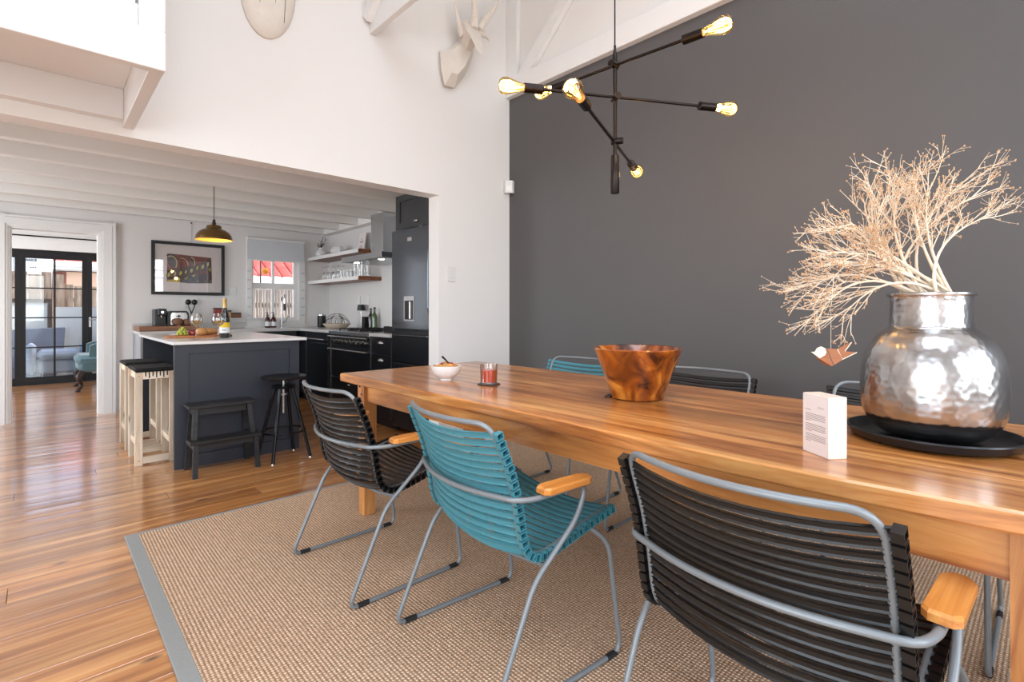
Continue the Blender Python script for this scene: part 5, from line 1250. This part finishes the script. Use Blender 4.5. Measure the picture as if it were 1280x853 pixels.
# ------------------------------------------------------------------ lounge
t = thing('wing_armchair', 'teal velvet armchair with dark cabriole legs by the patio doors', 'armchair', (.78, 9.55, 0), math.radians(0))
W2, D2 = .40, .36
MB().box(-W2, -D2, .26, W2, D2, .44, .05).build('seat_base', 'velvet', t, True); MB().box(-W2-.02, -D2-.02, .36, W2*.78, D2, .50, .05).build('cushion', 'velvet', t, True)
MB().prism([(-W2+.12, .44), (W2, .44), (W2, .64), (W2-.1, .665), (-W2+.2, .66), (-W2+.13, .63)], D2-.10, D2, 1).build('arm', 'velvet', t, True); MB().prism([(-W2+.12, .44), (W2, .44), (W2, .64), (W2-.1, .665), (-W2+.2, .66), (-W2+.13, .63)], -D2, -D2+.10, 1).build('arm', 'velvet', t, True)
MB().box(W2-.16, -D2+.1005, .44, W2, D2-.1005, .86, .05).build('backrest', 'velvet', t, True)
for sx, sy in ((-1, -1), (-1, 1), (1, -1), (1, 1)):
    MB().tube(fillet([(sx*(W2-.05), sy*(D2-.05), .27), (sx*(W2-.0), sy*(D2-.0), .20), (sx*(W2-.05), sy*(D2-.05), .08), (sx*(W2-.0), sy*(D2-.0), .018)], .05, 5), [.036, .036, .035, .034, .033, .032, .031] + [.028-.0012*q for q in range(7)], 10).lathe([(0, 0), (.028, 0), (.032, .012), (.022, .026), (0, .026)], 12, (sx*(W2-.0), sy*(D2-.0), 0)).build('leg', 'dark_wood', t, True)

# ------------------------------------------------------------------ outside
struct(B(-30, YL+.31, -.12, 40, 60, -.06).build('ground', 'ground'))
struct(B(1.68, YK+.141, -.12, 40, YL+.309, -.06).build('ground_side', 'ground'))
FYo = 13.2
f0 = aty(14, 340, FYo); f1 = aty(64, 341, FYo); 
def fence(label, x0, x1, yy, ztop, wd, mat, z0=-.06, gap=.008, jit=.03):
    t = thing('wooden_fence', label, 'fence', ((x0+x1)/2, yy, z0)); R = random.Random(int(x0*100)+3); x = x0; k = 0
    while x < x1:
        w_ = wd*R.uniform(.85, 1.15); h_ = ztop-z0+R.uniform(-jit, jit)
        B(-w_/2+gap/2, 0, 0, w_/2-gap/2, .022, h_, .002).build('board', mat, t, loc=(x-(x0+x1)/2+w_/2, R.uniform(-.006, .006), 0)); x += w_
    for z in (.45, (ztop-z0)*.8): B(-(x1-x0)/2, .03, z, (x1-x0)/2, .07, z+.08).build('rail', mat, t)
    return t
fence('tall weathered board fence beyond the patio', f0.x-1.0, aty(67, 340, FYo).x, FYo, f0.z, .17, 'fence')
fence('lower weathered board fence right of the tall one', aty(68, 356, FYo+.05).x, 3.2, FYo+.05, aty(85, 356, FYo).z, .14, 'fence')
# dark beam and post in front of the tall fence, pale canvas below
bz = aty(40, 375, 12.9)
t = thing('gate_frame', 'dark timber frame holding pale canvas before the tall fence', 'frame', (0, 12.9, -.06))
xa, xb = aty(2, 375, 12.9).x, aty(65, 375, 12.9).x
B(xa, 0, bz.z+.06-.05, xb, .08, bz.z+.06+.02).build('beam', 'dark_wood', t); pa_ = aty(60, 400, 12.9).x; B(pa_, .0, 0, xb, .08, bz.z+.009).build('post', 'dark_wood', t)
B(xa, .03, .3, pa_-.01, .04, bz.z+.0).build('canvas', 'canvas', t)
wz = aty(85, 384, 12.6); o = B(aty(69, 384, 12.6).x, 12.6, -.06, 2.2, 12.7, wz.z).build('garden_wall', 'canvas'); tag(o, 'low pale rendered wall in front of the lower fence', 'wall')
# covered grill, and a sofa built in place of a reflection in the door glass
c0 = aty(12, 415, 12.1); c1 = aty(82, 410, 12.1)
t = thing('covered_furniture', 'blue grey fabric cover draped over garden furniture', 'cover', (0, 12.25, -.06))
MB().prism([(c0.x-.3, 0), (c1.x-.12, 0), (c1.x-.10, .3), (c1.x-.02, .42), (c1.x, c1.z+.06), (c1.x-.55, c1.z+.06-.02), (c0.x-.3, c0.z+.06)], 0, .4, 1).build('cover', 'cover', t)
s0, s1 = aty(45, 440, 11.4), aty(103, 437, 11.4)
t = thing('reflected_sofa', 'pale blue grey upholstered sofa built outside in place of a patio door reflection', 'sofa', ((s0.x+s1.x)/2, 11.4, -.06)); hw = (s1.x-s0.x)/2
MB().box(-hw, .1, .12, hw, .7, .36, .04).build('seat_base', 'sofa', t, True); MB().box(-hw+.02, .0, .365, hw-.02, .55, .50, .05).build('seat_cushion', 'sofa', t, True); MB().box(-hw, .555, .30, hw, .78, s0.z+.06, .07).build('backrest', 'sofa', t, True)
for sx in (-1, 1):
    MB().box(sx*hw-.0, .05, .12, sx*(hw+.13), .78, .62, .05).build('arm', 'sofa', t, True)
    for yy in (.12, .68): MB().tube([(sx*(hw-.05), yy, 0), (sx*(hw-.05), yy, .13)], [.018, .024], 8).build('leg', 'dark_wood', t)
# white tank behind the fence with lettering
tk0, tk1 = aty(14, 312, 15.5), aty(66, 312, 15.5)
tkb = aty(40, 342, 15.5).z-.5; tkt = aty(45, 306, 15.5).z
cx = (aty(16, 330, 15.5).x + aty(66, 330, 15.5).x)/2; hw = (aty(66, 330, 15.5).x-aty(16, 330, 15.5).x)/2
t = thing('water_tank', 'white rounded tank with dark lettering rising behind the fence', 'tank', (cx, 15.5, -.06))
pl = []; zc = tkb+.8; rh = tkt-zc
for k in range(25): a = PI*k/24; pl.append((hw*math.copysign(abs(math.cos(a))**.7, math.cos(a)), zc+.06+rh*abs(math.sin(a))**.75))
pl = [(hw*.8, .0)] + pl + [(-hw*.8, .0)]
MB().prism(pl, .03, 1.15, 1).build('shell', 'tank', t); pl2 = [(x*.93, (z-.06)*.985) for x, z in pl]; MB().prism(pl2, 0, .0295, 1).build('end_panel', 'tank', t)
def text_mesh(txt, size, par, mat, loc, name, ext=.002):
    cu = bpy.data.curves.new(name, 'FONT'); cu.body = txt; cu.size = size; cu.extrude = ext; cu.offset = size*.03; cu.align_x = 'LEFT'
    to = bpy.data.objects.new('tmp_text', cu); COL.objects.link(to); bpy.context.view_layer.update()
    me = bpy.data.meshes.new_from_object(to.evaluated_get(bpy.context.evaluated_depsgraph_get())); bpy.data.objects.remove(to); bpy.data.curves.remove(cu)
    me.transform(Matrix.Rotation(PI/2, 4, 'X')); me.materials.clear(); me.materials.append(M[mat]); me.name = name
    o = bpy.data.objects.new(name, me); COL.objects.link(o); o.parent = par; o.location = loc; return o
tp_ = aty(32.0, 326.0, 15.49); te = aty(45, 326, 15.49)
text_mesh('ANCE', (te.x-tp_.x)*.42, t, 'black_ink', (tp_.x-cx, -.004, tp_.z+.06), 'lettering')
for k in range(3): q = aty(38.5+3*k, 334.3, 15.49); MB().lathe([(0, 0), (.013, 0), (.013, .003), (0, .004)], 8).xf(Matrix.Translation((q.x-cx, -.001, q.z+.06)) @ Matrix.Rotation(PI/2, 4, 'X')).build('rivet', 'black_ink', t)
# neighbour house with red roof
hy = 17.0
t = thing('neighbour_house', 'peach neighbour house with red roof and pale gutter', 'house', (0, hy, -.06))
hx0, hx1 = aty(71, 340, hy).x, 7.0; gz = aty(85, 334, hy).z+.06
B(hx0, 0, 0, hx1, 1.2, gz-.12).build('wall', 'peach', t); B(hx0-.25, -.30, gz-.02, hx1, -.14, gz+.13, .02).build('gutter', 'trim', t); B(hx0-.22, -.13, gz-.10, hx1, .6, gz-.06).build('soffit', 'trim', t)
B(hx0-.18, -.006, 0, hx0+.18, .1, gz-.125).build('brick_pier', 'brick', t)
for k in range(15):
    vs = [(hx0-.3+k*.45+dx, -.2+dy*1.0, gz+.12+dy*.62+dz) for dx in (0, .44) for dy in (0, .95) for dz in (0, .05)]
    MB().add(vs, [(0,1,3,2),(4,6,7,5),(0,4,5,1),(2,3,7,6),(1,5,7,3),(0,2,6,4)]).build('roof_sheet', 'tile_red', t)
# seen through the kitchen window: lath fence, lean-to roof
def kwx(px, yy): return aty(px, 350, yy).x
ky = 9.0
fz = aty(345, 372, ky).z
fence('pale bleached lath fence outside the kitchen window', 2.0, 5.4, ky, aty(345, 362, ky).z, .05, 'lath', gap=.012, jit=.012)
rz0 = aty(345, 352, 10.2).z
t = thing('tiled_roof', 'red tiled neighbouring roof seen through the kitchen window', 'roof', (3.8, 10.2, -.06))
B(-2.1, .12, 0, 2.6, .3, rz0+.02).build('wall', 'white', t); B(-2.3, -.02, rz0+.0, 2.7, .10, rz0+.13, .01).build('fascia', 'trim', t)
R = random.Random(5); tile = None
for r_ in range(9):
    for c_ in range(23):
        x = -2.3+c_*.215; yy = .0+r_*.21; z = rz0+.14+r_*.125
        if tile is None:
            vs = []; n = 6
            for dy, dz in ((0, 0), (.27, .161)):
                for k in range(n+1): a = PI*k/n; vs.append((-.10*math.cos(a)+.10, dy, dz+.03*math.sin(a)+.01)); 
            fs = [(k, k+1, n+2+k, n+1+k) for k in range(n)]
            mb = MB().add(vs, fs).add([(q[0], q[1], q[2]-.018) for q in vs], fs); mb.add(vs[:n+1]+[(q[0], q[1], q[2]-.018) for q in vs[:n+1]], [(k, k+1, n+2+k, n+1+k) for k in range(n)])
            tile = mb.build('roof_tile', 'tile_red', t, loc=(x, yy, z))
        else:
            o = tile.copy(); COL.objects.link(o); o.location = (x, yy, z)
p = aty(331.5, 339, YK+.5); t = thing('yellow_lantern', 'round yellow lantern hanging outside the kitchen window', 'lantern', tuple(p))
MB().lathe([(0, -.045), (.02, -.042), (.042, -.02), (.047, 0), (.042, .02), (.02, .042), (0, .045)], 16).build('globe', 'orange', t, True); MB().tube([(0, 0, .045), (0, 0, .40)], .002, 4).build('cord', 'black_metal', t); MB().tube([(0, 0, .40), (0, -.36, .40)], .006, 6).build('hook', 'black_metal', t)
